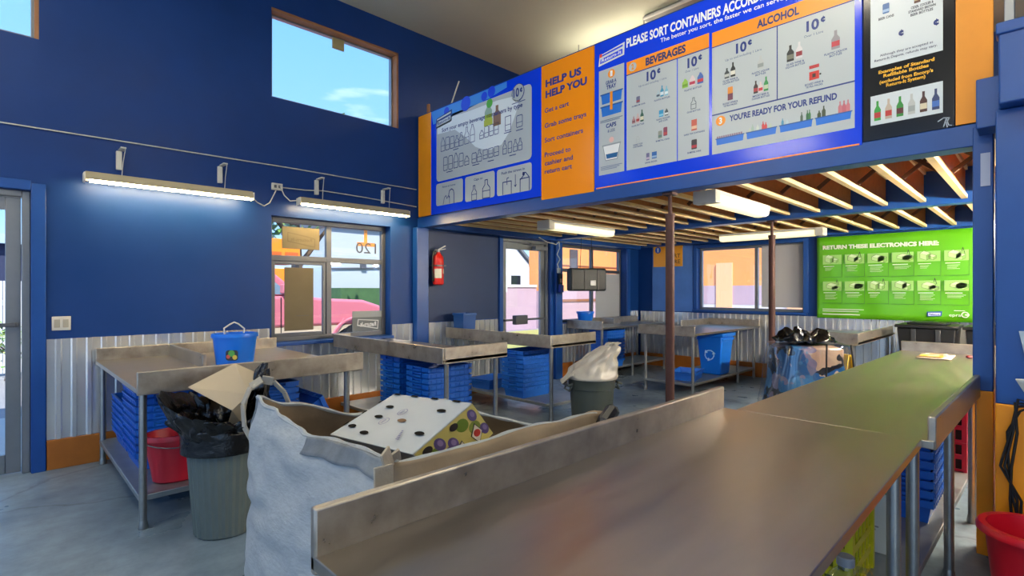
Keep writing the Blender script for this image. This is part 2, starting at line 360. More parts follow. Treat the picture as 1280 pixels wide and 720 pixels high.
# corrugated dado and kickboards
def corr(name, ax, pos, s_, runs, z0=.24, period=.098, dep=.018):
    b = MB()
    for (u0, u1, z1) in runs:
        pts = []; u = u0
        prof = ((0, 0), (.52, 0), (.62, 1), (.86, 1), (.96, 0))
        n = int((u1-u0)/period)+1
        for k in range(n):
            for a, h in prof:
                q = u0+(k+a)*period
                if q <= u1: pts.append((q, h*dep))
        pts.append((u1, 0)); vs = []
        for z in (z0, z1):
            for q, h in pts: vs.append((q, pos+s_*(.004+h), z) if ax == 'y' else (pos+s_*(.004+h), q, z))
        m = len(pts); b.add(vs, [(i, i+1, m+i+1, m+i) for i in range(m-1)])
    return struct(name, b, CORR, smooth=0, solid=.002)
corr('trim_11', 'y', YL, -1, [(.295, 2.03, 1.055), (2.03, 3.49, .862), (3.49, 3.79, 1.03), (3.97, 5.28, 1.03), (6.5, 6.64, 1.03), (6.64, 8.68, .89), (8.68, 9.06, 1.05)])
corr('trim_12', 'x', XB, -1, [(-.55, 5.6, 1.045)])
b = MB(); b.box(.295, 3.79, YL-.028, YL-.001, 0, .238); b.box(3.97, 5.28, YL-.028, YL-.001, 0, .238); b.box(6.5, 9.05, YL-.028, YL-.001, 0, .238); struct('baseboard_left', b, OBASE, bevel=.004)
b = MB(); b.box(XB-.028, XB-.001, -.55, 5.6, 0, .238); struct('baseboard_back', b, OBASE, bevel=.004)
b = MB(); b.box(3.79, 3.97, YL-.10, YL-.001, 0, 2.25); struct('column_left', b, BLUED, bevel=.006)
b = MB(); b.box(3.98, 5.27, YL-.012, YL-.001, 1.04, 2.24); struct('trim_13', b, NAVY, bevel=.002)
b = MB(); b.box(6.425+.07, 6.655, YL-.09, YL-.001, 0, 2.24); struct('column_middle', b, BLUED, bevel=.006)
b = MB(); b.box(XB-.016, XB-.001, 4.5, 5.33, 1.06, 2.28); struct('trim_14', b, LBLUE, bevel=.002)

# mezzanine: fascia beam, inner beam, joists, deck, parapet
b = MB(); b.box(XF-.02, XF+.13, .24, YL-.005, 2.25, 2.375); struct('beam_front', b, BLUED, bevel=.005)
b = MB(); b.box(6.42, 6.58, -.6, YL-.005, 2.27, 2.60); struct('beam_middle', b, BLUED, bevel=.005)
b = MB(); b.box(XB-.14, XB-.001, -.6, YL-.005, 2.285, 2.60); struct('beam_back', b, BLUED, bevel=.005)
b = MB(); b.box(XF+.13, XB-.14, YL-.14, YL-.005, 2.25, 2.60); struct('beam_left', b, BLUED, bevel=.005)
b = MB(); b.box(XF+.13, XB, -.6, YL-.02, 2.605, 2.64); struct('ceiling_deck', b, DECK, smooth=0)
b = MB(); b.box(XF, XF+.12, .2, YL-.005, 2.38, 3.685); b.box(XF+.02, XF+.12, .2, YL-.01, 3.685, 3.70); struct('wall_parapet', b, BLUE, smooth=0)
def joist(x0, x1, y):
    b = MB(); b.box(x0, x1, y-.005, y+.005, 2.34, 2.57); b.k = 1
    b.box(x0, x1, y-.022, y+.022, 2.305, 2.34); b.box(x0, x1, y-.022, y+.022, 2.57, 2.604)
    st(b.build('ceiling_joist', [OSB, FLNG], smooth=0))
yy = -.4
ys = []
while yy < 5.45: ys.append(yy); yy += .305
for y in ys: joist(XF+.132, 6.418, y); joist(6.582, XB-.142, y)
BRC = mat('bracing_timber', '#5c3a22', .7, var=.4, scale=8)
for y0 in ys[:-1]:
    for x in (5.15, 7.75):
        b = MB(); y1 = y0+.305
        b.bar((x, y0+.03, 2.35), (x, y1-.03, 2.555), .02, .03); b.bar((x+.03, y0+.03, 2.555), (x+.03, y1-.03, 2.35), .02, .03)
        st(b.build('ceiling_brace', BRC, smooth=0))

# pier at the end of the fascia
b = MB(); b.box(XF-.03, XF+.1, .19, .275, .9, 2.35); struct('column_post', b, BLUED, bevel=.005)
b = MB(); b.box(XF-.03, XF+.1, .19, .26, 0, .90); struct('column_post_base', b, ORANGE, bevel=.005)
b = MB(); b.box(3.60, XF+.14, -1.6, .17, .88, 2.36); struct('column_pier', b, BLUED, bevel=.006)
b = MB(); b.box(3.598, XF+.14, -1.6, .172, 0, .88); struct('column_pier_base', b, ORANGE, bevel=.006)
b = MB(); b.box(3.50, XF+.14, -1.6, .155, 2.362, 2.745); b.box(3.49, 3.6, -1.6, .165, 2.70, 2.76); struct('column_pier_head', b, BLUED, bevel=.008)
b = MB(); b.box(3.68, XF-.022, .155, .25, 2.30, 2.56); struct('trim_15', b, BLUED, bevel=.006)
r = window('window_6', 'x', 3.66, -1.5, .14, 2.765, 4.72, fw=.04, m=ALU)
b = MB(); b.box(3.70, XF+.14, -1.6, -1.5, 2.75, ZC); struct('wall_office', b, BLUE, smooth=0)
b = MB(); b.box(XF, XF+.14, -3.2, -1.6, 0, ZC); struct('wall_partition', b, BLUE, smooth=0)

# ================================================================== SIGNS ON THE FASCIA
BL, OR, WH, DK = '#0a3fe6', '#f79410', '#b4bdc2', '#14307e'
SX = XF-.022
def board(name, label, u0, u1, v0, v1, colr, thick=.016):
    root = thing(name, label, 'sign', (SX, YL-(u0+u1)/2, v0))
    b = MB(); b.box(0, thick, -(u1-u0)/2+.001, (u1-u0)/2-.001, 0, v1-v0); b.build('board', pm(colr, .16), root, bevel=.002)
    a = Art((-.0004, (u0+u1)/2, -v0), (0, -1, 0), (0, 0, 1), (-1, 0, 0))
    t = Art((-.0004, (u0+u1)/2, -v0), (0, -1, 0), (0, 0, 1), (-1, 0, 0))
    return root, a, t
def logo(a, t, u, v, w_, h, line='#14307e', fill='#c6ced2', txt='#14307e'):
    s = h*.32
    a.poly([(u, v), (u+w_, v+s*.6), (u+w_*1.02, v+h), (u+w_*.05, v+h*.72)], line, 2)
    k = .06
    a.poly([(u+w_*k, v+h*.14), (u+w_*(1-k), v+s*.6+h*.1), (u+w_*(1-k), v+h*.62), (u+w_*.09, v+h*.44)], fill, 3)
    a.poly([(u+w_*.1, v+h*.58), (u+w_*.95, v+h*.76), (u+w_*.95, v+h*.88), (u+w_*.1, v+h*.68)], fill, 3)
    t.text('Return-It', u+w_*.13, v+h*.22, u+w_*.9, h*.2, txt, 5, .02, v1=v+h*.36)

# sign 1: how to sort
root, a, t = board('sorting_guide_sign', 'blue sign of outlined bottles and cans, Sort your empty beverage containers by type', .303, 2.15, 2.386, 3.668, BL)
a.rrect(.42, 2.778, 2.022, 3.545, WH, 1, .05)
a.rrect(.413, 2.482, .929, 2.752, WH, 1, .03); a.rrect(.969, 2.466, 1.471, 2.752, WH, 1, .03); a.rrect(1.507, 2.465, 2.022, 2.748, WH, 1, .03)
a.poly([(.44, 3.36), (.78, 3.345), (1.0, 3.20), (1.15, 3.07), (1.27, 3.02), (1.42, 2.99), (1.58, 3.01), (1.70, 3.12), (1.80, 3.30), (1.86, 3.47), (1.5, 3.5), (1.0, 3.5), (.7, 3.51), (.43, 3.52)], '#dfe9ee', 2)  # pale swoosh: glare on the panel, drawn as a flat shape
a.poly([(.35, 3.50), (.9, 3.52), (1.4, 3.56), (1.66, 3.60), (1.66, 3.662), (.31, 3.662)], '#3a8ce8', 1)
for u, v, r in ((.98, 3.60, .085), (.62, 3.60, .05), (1.42, 3.62, .06), (1.30, 3.60, .05)): a.circ(u, v, r, BL, 2)
a.bottle(1.37, 3.27, .12, .27, '#8fae9a', 'bottle', 0, 4, '#a9c222'); a.circ(1.39, 3.50, .05, '#4fae2a', 5); a.rect(1.30, 3.262, 1.44, 3.33, '#b2bf20', 6)
a.bottle(1.51, 3.23, .12, .22, '#8b6a4c', 'bottle', 0, 4)
a.circ(1.828, 3.50, .093, DK, 2); a.circ(1.828, 3.503, .083, WH, 3)
t.text('10', 1.762, 3.462, 1.845, .085, DK, 5, .03); t.cent(1.857, 3.49, .055, DK, 5)
t.text('Sort your empty beverage containers by type', .53, 3.366, 1.895, .046, DK, 5, .015, v1=3.338)
a.line([(1.74, 3.40), (1.93, 3.40)], .008, DK, 3)
logo(a, t, .40, 3.43, .32, .17)
S = .0075
for k, (u, h, kd) in enumerate(((.55, .16, 'jug'), (.64, .15, 'can'), (.73, .14, 'can'), (.82, .13, 'bottle'), (.90, .15, 'bottle'), (1.00, .19, 'bottle'), (1.10, .20, 'jug'))): a.bottle(u, 3.135, .075, h, DK, kd, S, 4)
for u, h, kd in ((1.26, .09, 'jug'), (1.34, .12, 'can'), (1.42, .12, 'can'), (1.50, .12, 'can'), (1.68, .15, 'box'), (1.85, .12, 'can')): a.bottle(u, 3.14, .065 if u < 1.6 else .085, h, DK, kd, S, 4)
for u, h, kd in ((.60, .16, 'can'), (.70, .16, 'can'), (.80, .17, 'jug'), (.90, .15, 'can'), (1.00, .10, 'jug'), (1.13, .11, 'can'), (1.22, .13, 'bottle')): a.bottle(u, 2.893, .075, h, DK, kd, S, 4)
for u in (1.32, 1.41, 1.50): a.bottle(u, 2.905, .07, .10, DK, 'box', S, 4)
for u, h in ((1.63, .14), (1.71, .115), (1.79, .12), (1.86, .12)): a.bottle(u, 2.90, .055, h, DK, 'bottle' if u != 1.71 else 'can', S, 4)
for u0, v0, w_ in ((.62, 2.862, .12), (1.10, 2.862, .12), (1.36, 2.862, .1), (1.70, 2.862, .1), (.75, 3.105, .1), (1.62, 3.115, .11), (1.80, 3.105, .1)): a.rect(u0, v0, u0+w_, v0+.009, DK, 4)
t.text('Rinse at home', .54, 2.690, .79, .022, DK, 4, .01); t.text('Caps on', 1.127, 2.688, 1.275, .026, DK, 4, .01); t.text('Push the straws in', 1.58, 2.686, 1.925, .026, DK, 4, .01)
a.line([(.68, 2.49), (.68, 2.57), (.655, 2.58), (.63, 2.55), (.61, 2.59), (.58, 2.57), (.555, 2.49)], .009, DK, 4)
a.line([(.67, 2.56), (.665, 2.60), (.68, 2.64), (.72, 2.655), (.755, 2.635), (.765, 2.59), (.765, 2.485)], .012, DK, 4)
a.bottle(1.13, 2.47, .085, .165, DK, 'bottle', .009, 4); a.bottle(1.335, 2.47, .12, .20, DK, 'bottle', .010, 4)
for u in (1.60, 1.86): a.line([(u, 2.47), (u, 2.60), (u+.13, 2.60), (u+.13, 2.47)], .010, DK, 4)
a.line([(1.665, 2.57), (1.665, 2.635), (1.69, 2.64)], .009, DK, 4); a.line([(1.79, 2.655), (1.79, 2.53), (1.775, 2.55)], .008, DK, 4); a.line([(1.79, 2.53), (1.805, 2.55)], .008, DK, 4)
a.line([(1.86, 2.59), (1.91, 2.63), (1.90, 2.66), (1.94, 2.655), (1.99, 2.60)], .010, DK, 4); a.circ(1.91, 2.645, .018, DK, 4)
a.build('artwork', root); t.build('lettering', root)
# sign 2: help us help you
root, a, t = board('help_sign', 'plain orange sign reading Help Us Help You in blue letters', 2.152, 2.795, 2.345, 3.668, OR)
for s_, u1, v, h in (('HELP US', 2.652, 3.45, .064), ('HELP YOU', 2.716, 3.343, .064)): t.text(s_, 2.21, v, u1, h, '#1c2f86', 2, .045)
for s_, u1, v in (('Get a cart', 2.505, 3.196), ('Grab some trays', 2.71, 3.048), ('Sort containers', 2.672, 2.905), ('Proceed to', 2.526, 2.762), ('cashier and', 2.552, 2.679), ('return cart', 2.542, 2.597)):
    t.text(s_, 2.198, v, u1, .044, '#1c2f86', 2, .018)
t.build('lettering', root)
# sign 3: the big sorting board
root, a, t = board('sorting_steps_sign', 'wide blue sign headed Please Sort Containers with beverage and alcohol price columns', 2.80, 4.855, 2.36, 3.668, BL)
a.rect(2.82, 2.362, 4.84, 2.372, OR, 1)
a.rect(2.85, 2.478, 3.115, 3.412, WH); a.rect(3.139, 2.478, 3.868, 3.290, WH); a.rect(3.139, 3.296, 3.868, 3.405, OR); a.rect(3.605, 2.478, 3.613, 3.290, BL, 2); a.rect(3.139, 3.288, 3.868, 3.297, DK, 2)
a.rect(3.892, 2.774, 4.815, 3.280, WH); a.rect(3.892, 3.284, 4.815, 3.395, OR); a.rect(4.352, 2.774, 4.359, 3.280, DK, 2); a.rect(3.892, 3.278, 4.815, 3.286, DK, 2); a.rect(3.892, 2.475, 4.815, 2.767, WH); a.rect(3.892, 2.765, 4.815, 2.775, DK, 2)
t.text('PLEASE SORT CONTAINERS', 3.138, 3.535, 3.958, .070, '#f0f3f5', 3, .035, v1=3.505); t.text('ACCORDING', 3.975, 3.503, 4.345, .070, '#f0f3f5', 3, .035)
t.text('The better you sort, the faster we can serve you!', 3.46, 3.468, 4.50, .032, '#f0f3f5', 3, .012, v1=3.443)
logo(a, t, 2.845, 3.455, .27, .135, '#d9dfe2', BL, '#f0f3f5'); a.rect(2.86, 3.53, 2.885, 3.56, '#e0472a', 5)
for n, u, v, c, tc_ in (('1', 2.984, 3.357, OR, '#f0f3f5'), ('2', 3.20, 3.350, WH, OR), ('3', 3.958, 2.716, OR, '#f0f3f5')):
    a.circ(u, v, .037, c, 3); t.text(n, u-.012, v-.022, u+.012, .044, tc_, 5, .04)
t.text('GRAB A', 2.925, 3.272, 3.037, .030, DK, 3, .03); t.text('TRAY', 2.93, 3.228, 3.035, .034, DK, 3, .035)
for v in (3.105, 2.995): a.poly([(2.885, v), (3.085, v), (3.095, v+.085), (2.875, v+.085)], '#1b6fd0', 3); a.line([(2.87, v+.085), (3.10, v+.085)], .012, '#124f9c', 4)
a.rect(2.97, 3.04, 2.998, 3.20, OR, 5); a.bars(2.865, 2.955, 3.10, .007, 2, '#5f6c8c', 3)
t.text('CAPS', 2.927, 2.889, 3.035, .034, DK, 3, .035); t.text('& LIDS', 2.945, 2.845, 3.02, .024, DK, 3, .01)
a.poly([(2.925, 2.60), (3.045, 2.60), (3.075, 2.73), (2.895, 2.73)], '#e8ebee', 3); a.poly([(2.935, 2.615), (3.042, 2.615), (3.052, 2.655), (2.925, 2.655)], '#205f96', 4); a.line([(2.89, 2.735), (3.08, 2.735)], .012, '#8f98a0', 4); a.circ(2.985, 2.775, .025, '#e3b7b3', 3); a.line([(2.895, 2.73), (2.925, 2.60), (3.045, 2.60), (3.075, 2.73)], .006, '#7b8690', 4)
a.bars(2.87, 2.545, 3.095, .007, 3, '#7a86a6', 3)
t.text('BEVERAGES', 3.325, 3.322, 3.68, .058, '#1c2f6e', 3, .04); t.text('ALCOHOL', 4.22, 3.314, 4.495, .052, '#1c2f6e', 3, .04)
def price(u, v, w_, h): t.text('10', u, v, u+w_*.66, h, DK, 3, .035); t.cent(u+w_*.74, v+h*.42, h*.66, DK)
price(3.334, 3.190, .13, .072); price(3.695, 3.190, .12, .070); price(4.072, 3.182, .115, .066); price(4.539, 3.177, .115, .064)
for s_, u0, u1, v in (('Up to and including 1 Litre', 3.259, 3.515, 3.158), ('Over 1 Litre', 3.677, 3.787, 3.156), ('Up to and including 1 Litre', 3.993, 4.252, 3.148), ('Over 1 Litre', 4.525, 4.639, 3.138)): t.text(s_, u0, v, u1, .016, '#3c4d86', 3, .0)
def cap(s_, u, v, w_): t.text(s_, u-w_/2, v, u+w_/2, .0125, '#22387f', 3, .02)
B = a.bottle
B(3.253, 3.03, .035, .055, '#6d6f8e', 'can', 0, 3, '#a34a55'); cap('ALUMINUM CANS', 3.255, 3.005, .13)
for u, h, c, q in ((3.44, .06, '#a9c0cb', '#49586b'), (3.475, .09, '#3f8fb5', '#cfe0e8'), (3.515, .075, '#79b7cf', '#d8e6ea')): B(u, 3.025, .03, h, c, 'bottle', 0, 3, q)
cap('PLASTIC BOTTLES', 3.475, 3.0, .14)
for u, h, c, q in ((3.21, .06, '#a77f86', '#7c4d58'), (3.25, .075, '#c8a6a6', '#a33a3e'), (3.29, .10, '#2e5a4c', '#d7d2b8')): B(u, 2.865, .032, h, c, 'bottle', 0, 3, q)
cap('GLASS BOTTLES', 3.25, 2.838, .12)
B(3.468, 2.862, .04, .055, '#2e93c7', 'box', 0, 3, '#7fc3dd'); B(3.515, 2.862, .03, .055, '#4d5a5f', 'jug', 0, 3, '#cfd8da'); cap('PLASTIC POUCHES', 3.485, 2.838, .12); cap('AND CUPS', 3.485, 2.82, .08)
B(3.25, 2.70, .03, .05, '#aab3b6', 'jug', .004, 3); cap('GABLE TOP', 3.25, 2.675, .09); cap('CONTAINERS', 3.25, 2.657, .09)
B(3.458, 2.69, .035, .06, '#8a8f86', 'can', 0, 3, '#5f7d77'); B(3.505, 2.70, .035, .07, '#8a3f5a', 'can', 0, 3, '#b7474a'); cap('BI-METAL CANS', 3.48, 2.665, .12)
B(3.345, 2.53, .03, .06, '#6c6a93', 'box', 0, 3, '#b8a7c3'); B(3.405, 2.535, .045, .055, '#2f62a8', 'box', 0, 3, '#8fb3d6'); cap('DRINK BOXES', 3.375, 2.505, .11)
for u, h, c, q in ((3.675, .07, '#8fbf4a', '#6f9f2a'), (3.735, .08, '#d8c6c9', '#b72e4c'), (3.80, .085, '#3d62b0', '#c62e3b')): B(u, 3.04, .048, h, c, 'jug', 0, 3, q)
cap('PLASTIC BOTTLES', 3.74, 3.01, .14)
B(3.745, 2.86, .04, .085, '#4b5566', 'bottle', .005, 3); cap('GLASS BOTTLES', 3.745, 2.835, .11)
B(3.75, 2.69, .045, .085, '#c25a4a', 'box', 0, 3, '#e0b79a'); cap('GABLE TOP CONTAINERS', 3.75, 2.663, .17); B(3.75, 2.545, .045, .075, '#3a3038', 'can', 0, 3, '#b52a3b'); cap('BI-METAL CANS', 3.75, 2.518, .11)
B(4.005, 3.02, .035, .075, '#3b4247', 'bottle', 0, 3, '#b9bcb6'); B(4.05, 3.02, .035, .105, '#232a2c', 'bottle', 0, 3, '#d8d6cb'); cap('GLASS WINE &', 4.03, 2.997, .11); cap('LIQUOR BOTTLES', 4.035, 2.979, .12)
B(4.245, 3.017, .042, .095, '#b5babb', 'bottle', 0, 3, '#8f9697'); cap('PLASTIC LIQUOR', 4.245, 2.993, .12); cap('BOTTLES', 4.245, 2.975, .07)
B(4.03, 2.853, .038, .05, '#6b2d4a', 'box', 0, 3); B(4.03, 2.90, .038, .05, '#e08a2a', 'can', 0, 3); cap('BOXED WINE &', 4.03, 2.828, .11); cap('TETRA PACKS', 4.03, 2.81, .10)
for u, h, c, q in ((4.212, .09, '#3a2b2e', '#a8313a'), (4.245, .075, '#d6c2c2', '#c2283a'), (4.282, .10, '#2f8a4a', '#b7c9a8')): B(u, 2.853, .03, h, c, 'bottle', 0, 3, q)
cap('IMPORT BEER &', 4.245, 2.828, .11); cap('COOLER BOTTLES', 4.245, 2.81, .12)
B(4.44, 3.01, .045, .11, '#23262a', 'bottle', 0, 3, '#6d6f62'); B(4.495, 3.015, .04, .11, '#cfcdd0', 'bottle', 0, 3, '#8a1f30'); cap('GLASS WINE &', 4.47, 2.985, .11); cap('LIQUOR BOTTLES', 4.47, 2.967, .12)
B(4.71, 3.007, .048, .12, '#8f8a93', 'bottle', 0, 3, '#b8263c'); cap('PLASTIC LIQUOR', 4.71, 2.98, .13); cap('BOTTLES', 4.71, 2.962, .07)
a.rect(4.556, 2.845, 4.615, 2.90, '#c8281e', 3); a.rect(4.575, 2.86, 4.595, 2.885, '#3a2020', 4); a.rect(4.556, 2.92, 4.615, 2.942, '#b0242a', 3); a.circ(4.622, 2.872, .006, '#20140f', 3); cap('BOXED WINE &', 4.585, 2.815, .11); cap('TETRA PACKS', 4.585, 2.797, .10)
t.text("YOU'RE READY FOR YOUR REFUND", 4.024, 2.698, 4.718, .040, DK, 3, .04, v1=2.682)
for k, u in enumerate((3.924, 4.147, 4.372, 4.594)):
    a.poly([(u+.004, 2.538), (u+.198, 2.538), (u+.204, 2.585), (u, 2.585)], '#1470d8', 3); a.line([(u-.003, 2.585), (u+.207, 2.585)], .007, '#0e4f9c', 4)
for k in range(12): B(3.935+k*.016, 2.587, .013, .016, '#8c6f86', 'can', 0, 3)
for u, h, c in ((4.17, .03, '#b9c2b4'), (4.19, .05, '#9fb6ab'), (4.225, .04, '#c9d2c7'), (4.262, .055, '#c83a3f'), (4.28, .045, '#c83a3f'), (4.31, .03, '#b8c4b0')): B(u, 2.587, .018, h, c, 'bottle', 0, 3)
for u, h, c in ((4.39, .045, '#4f93b8'), (4.42, .03, '#b8cad0'), (4.51, .06, '#4c5e50'), (4.545, .065, '#2f6b42'), (4.558, .065, '#3c7a4a')): B(u, 2.587, .016, h, c, 'bottle', 0, 3)
for u, h, c in ((4.615, .045, '#3d4a2e'), (4.642, .07, '#3c4a34'), (4.735, .075, '#c2737d'), (4.757, .075, '#b9606e'), (4.779, .075, '#c2737d')): B(u, 2.587, .022, h, c, 'bottle', 0, 3)
a.build('artwork', root); t.build('lettering', root)
# sign 4: refillable bottles
root, a, t = board('refillables_sign', 'black sign showing six refillable beer bottles in a row', 4.86, 5.30, 2.375, 3.668, '#14141a')
a.rect(4.899, 2.823, 5.247, 3.64, '#cfd8de'); a.rect(4.899, 2.467, 5.247, 2.648, '#cfd8de')
B = a.bottle
B(4.978, 3.135, .034, .06, '#2f5fa0', 'can', 0, 3, '#8fb0d8'); B(5.13, 3.14, .03, .10, '#5a3428', 'bottle', 0, 3, '#b8a070'); B(5.175, 3.15, .03, .10, '#4a4a2e', 'bottle', 0, 3, '#a02f2a')
def cap2(s_, u0, v, u1): t.text(s_, u0, v, u1, .014, '#1b2340', 3, .03)
cap2('BEER CANS', 4.94, 3.103, 5.018); cap2('CIDER, COOLER &', 5.10, 3.112, 5.205); cap2('STANDARD BROWN', 5.088, 3.091, 5.215); cap2('BEER BOTTLES', 5.098, 3.070, 5.203)
t.cent(5.04, 2.970, .040, DK); t.cent(5.204, 2.974, .040, DK)
t.text('Although they are accepted at', 4.947, 2.880, 5.203, .0135, '#2a3358', 3, .01); t.text('Return-It Depots, refunds may vary.', 4.92, 2.855, 5.222, .0135, '#2a3358', 3, .01)
for s_, u0, u1, v in (('Examples of Standard', 4.94, 5.209, 2.776), ('Refillable Bottles', 4.965, 5.183, 2.748), ('(excluded from Encorp\'s', 4.945, 5.203, 2.714), ('Return-It System)', 4.979, 5.168, 2.688)): t.text(s_, u0, v, u1, .0185, '#f2b417', 3, .035)
for k, (c, q) in enumerate((('#2f9a3a', '#b8302c'), ('#b9a99a', '#b8302c'), ('#2a8a34', '#5a1f24'), ('#b8bcbc', '#9aa0a2'), ('#4a2a20', '#d8cdb0'), ('#2a3a6a', '#3f6fc0'))): B(4.935+k*.056, 2.492, .034, .12, c, 'bottle', 0, 3, q)
a.line([(5.225, 2.42), (5.25, 2.435), (5.275, 2.43), (5.262, 2.405), (5.266, 2.38)], .006, '#aab4c0', 3); a.line([(5.25, 2.385), (5.262, 2.43), (5.272, 2.39), (5.285, 2.385)], .005, '#aab4c0', 3)
a.build('artwork', root); t.build('lettering', root)
for lab, u0, u1, v0 in (('narrow plain orange board against the wall beside the outlined bottle sign', .03, .302, 2.388), ('plain orange board between the black sign and the blue pier', 5.302, 5.46, 2.38)):
    b = MB(); b.box(0, .016, -(u1-u0)/2, (u1-u0)/2, 0, 3.668-v0); o = b.build('orange_board', ORANGE, bevel=.002, loc=(SX, YL-(u0+u1)/2, v0)); tag(o, lab, 'board')
b = MB(); b.box(-.012, .012, -.02, .02, 0, .12); o = b.build('wood_stake', TIMB, loc=(XF+.05, 5.5, 3.70)); tag(o, 'short wooden stake standing on top of the sign wall by the corner', 'stake')
b = MB(); b.bar((0, 0, 0), (.02, -.13, .26), .012, .012); o = b.build('white_stick', WIRE, loc=(XF+.06, 5.05, 3.70)); tag(o, 'thin pale stick leaning on top of the sign wall', 'stick')

# green electronics banner on the back wall
GX = XB-.035; GO = 2.46; GR = '#62b71c'
root = thing('electronics_banner', 'bright green banner reading Return These Electronics Here', 'banner', (GX, GO-.93, 1.03))
b = MB()
b.grid(lambda u, v: (.006*math.sin(u*9)*math.sin(v*5+1)+.004*math.sin(u*23+v*4)-.010, .93-1.86*u, 1.235*v), 40, 16)
b.build('sheet', pm(GR, .22), root, solid=.003, off=0)
a = Art((-.030, .93, -1.03), (0, -1, 0), (0, 0, 1), (-1, 0, 0)); t = Art((-.030, .93, -1.03), (0, -1, 0), (0, 0, 1), (-1, 0, 0))
LG, DG, GW = '#9cd374', '#3f7a1c', '#e6f2da'
t.text('RETURN THESE ELECTRONICS HERE:', .085, 2.078, 1.475, .052, GW, 3, .06, v1=2.064)
def iso(u, v, w_, h, d):   # outlined box drawing
    a.poly([(u, v), (u+w_, v-d), (u+w_, v+h-d), (u, v+h)], '#b9e098', 3); a.poly([(u, v+h), (u+w_, v+h-d), (u+w_*1.6, v+h), (u+w_*.6, v+h+d)], '#d3eec0', 3); a.poly([(u+w_, v-d), (u+w_*1.6, v), (u+w_*1.6, v+h), (u+w_, v+h-d)], '#8cc664', 3)
    a.line([(u, v), (u+w_, v-d), (u+w_*1.6, v), (u+w_*1.6, v+h), (u+w_*.6, v+h+d), (u, v+h)], .0035, '#45682f', 4, True); a.line([(u, v+h), (u+w_, v+h-d), (u+w_*1.6, v+h)], .0025, '#45682f', 4); a.line([(u+w_, v-d), (u+w_, v+h-d)], .0025, '#45682f', 4)
for r_, (vt, vb) in enumerate(((1.985, 1.652), (1.585, 1.258))):
    for c_ in range(6):
        u0 = .087+c_*.2885; u1 = u0+.252
        a.rect(u0, vt-.14, u1, vt, LG, 1); a.line([(u0, vb), (u1, vb), (u1, vt)], .006, DG, 2)
        k = (r_*6+c_*5) % 4
        iso(u0+.03+.01*k, vt-.095+.01*(k % 2), .07+.012*k, .07-.012*k, .03); iso(u0+.125, vt-.10-.01*(k % 3), .05+.008*k, .035+.012*((k+r_) % 3), .022)
        if (c_+r_) % 2: a.line([(u0+.18, vt-.02), (u0+.19, vt+.03), (u0+.21, vt-.05)], .007, '#2f4a22', 4)
        a.rect(u0+.01, vt-.175, u0+.15+.012*k, vt-.165, GW, 2); a.bars(u0+.03, vt-.20, u0+.13+.03*k, .007, 3+k % 3, '#b5de98', 2, 2.4)
a.bars(.083, 1.160, .62, .010, 2, GW, 2, 2.8); a.rect(.083, 1.083, .57, 1.097, GW, 2)
a.poly([(1.35, 1.095), (1.50, 1.105), (1.51, 1.17), (1.345, 1.16)], '#1d4fa8', 2); a.poly([(1.362, 1.105), (1.488, 1.113), (1.493, 1.150), (1.36, 1.145)], '#e6eef5', 3); t.text('Return-It', 1.372, 1.115, 1.482, .022, '#1d3f98', 5, .03)
t.text('epra', 1.58, 1.105, 1.70, .038, GW, 3, .0); a.circ(1.742, 1.13, .04, GW, 2); a.circ(1.742, 1.13, .029, GR, 3); a.rect(1.742, 1.121, 1.785, 1.139, GW, 4); a.rect(1.63, 1.178, 1.74, 1.186, GW, 2)
a.build('artwork', root); t.build('lettering', root)
# sort here sign
root = thing('sort_here_sign', 'small yellow sign numbered one reading Sort Here beside the back window', 'sign', (XB-.03, 5.0, 1.9))
b = MB(); b.box(0, .012, -.30, .30, 0, .45); b.build('board', pm('#f5a81c'), root)
a = Art((-.0004, .3, 0), (0, -1, 0), (0, 0, 1), (-1, 0, 0)); a.circ(.10, .32, .062, '#1c4fb0', 1); a.build('artwork', root)
t = Art((-.0004, .3, 0), (0, -1, 0), (0, 0, 1), (-1, 0, 0)); t.text('1', .085, .285, .112, .07, '#f0f3f5', 3, .04); t.text('SORT', .29, .165, .56, .07, '#5a4312', 3, .01); t.text('HERE', .29, .055, .56, .07, '#5a4312', 3, .01); t.build('lettering', root)

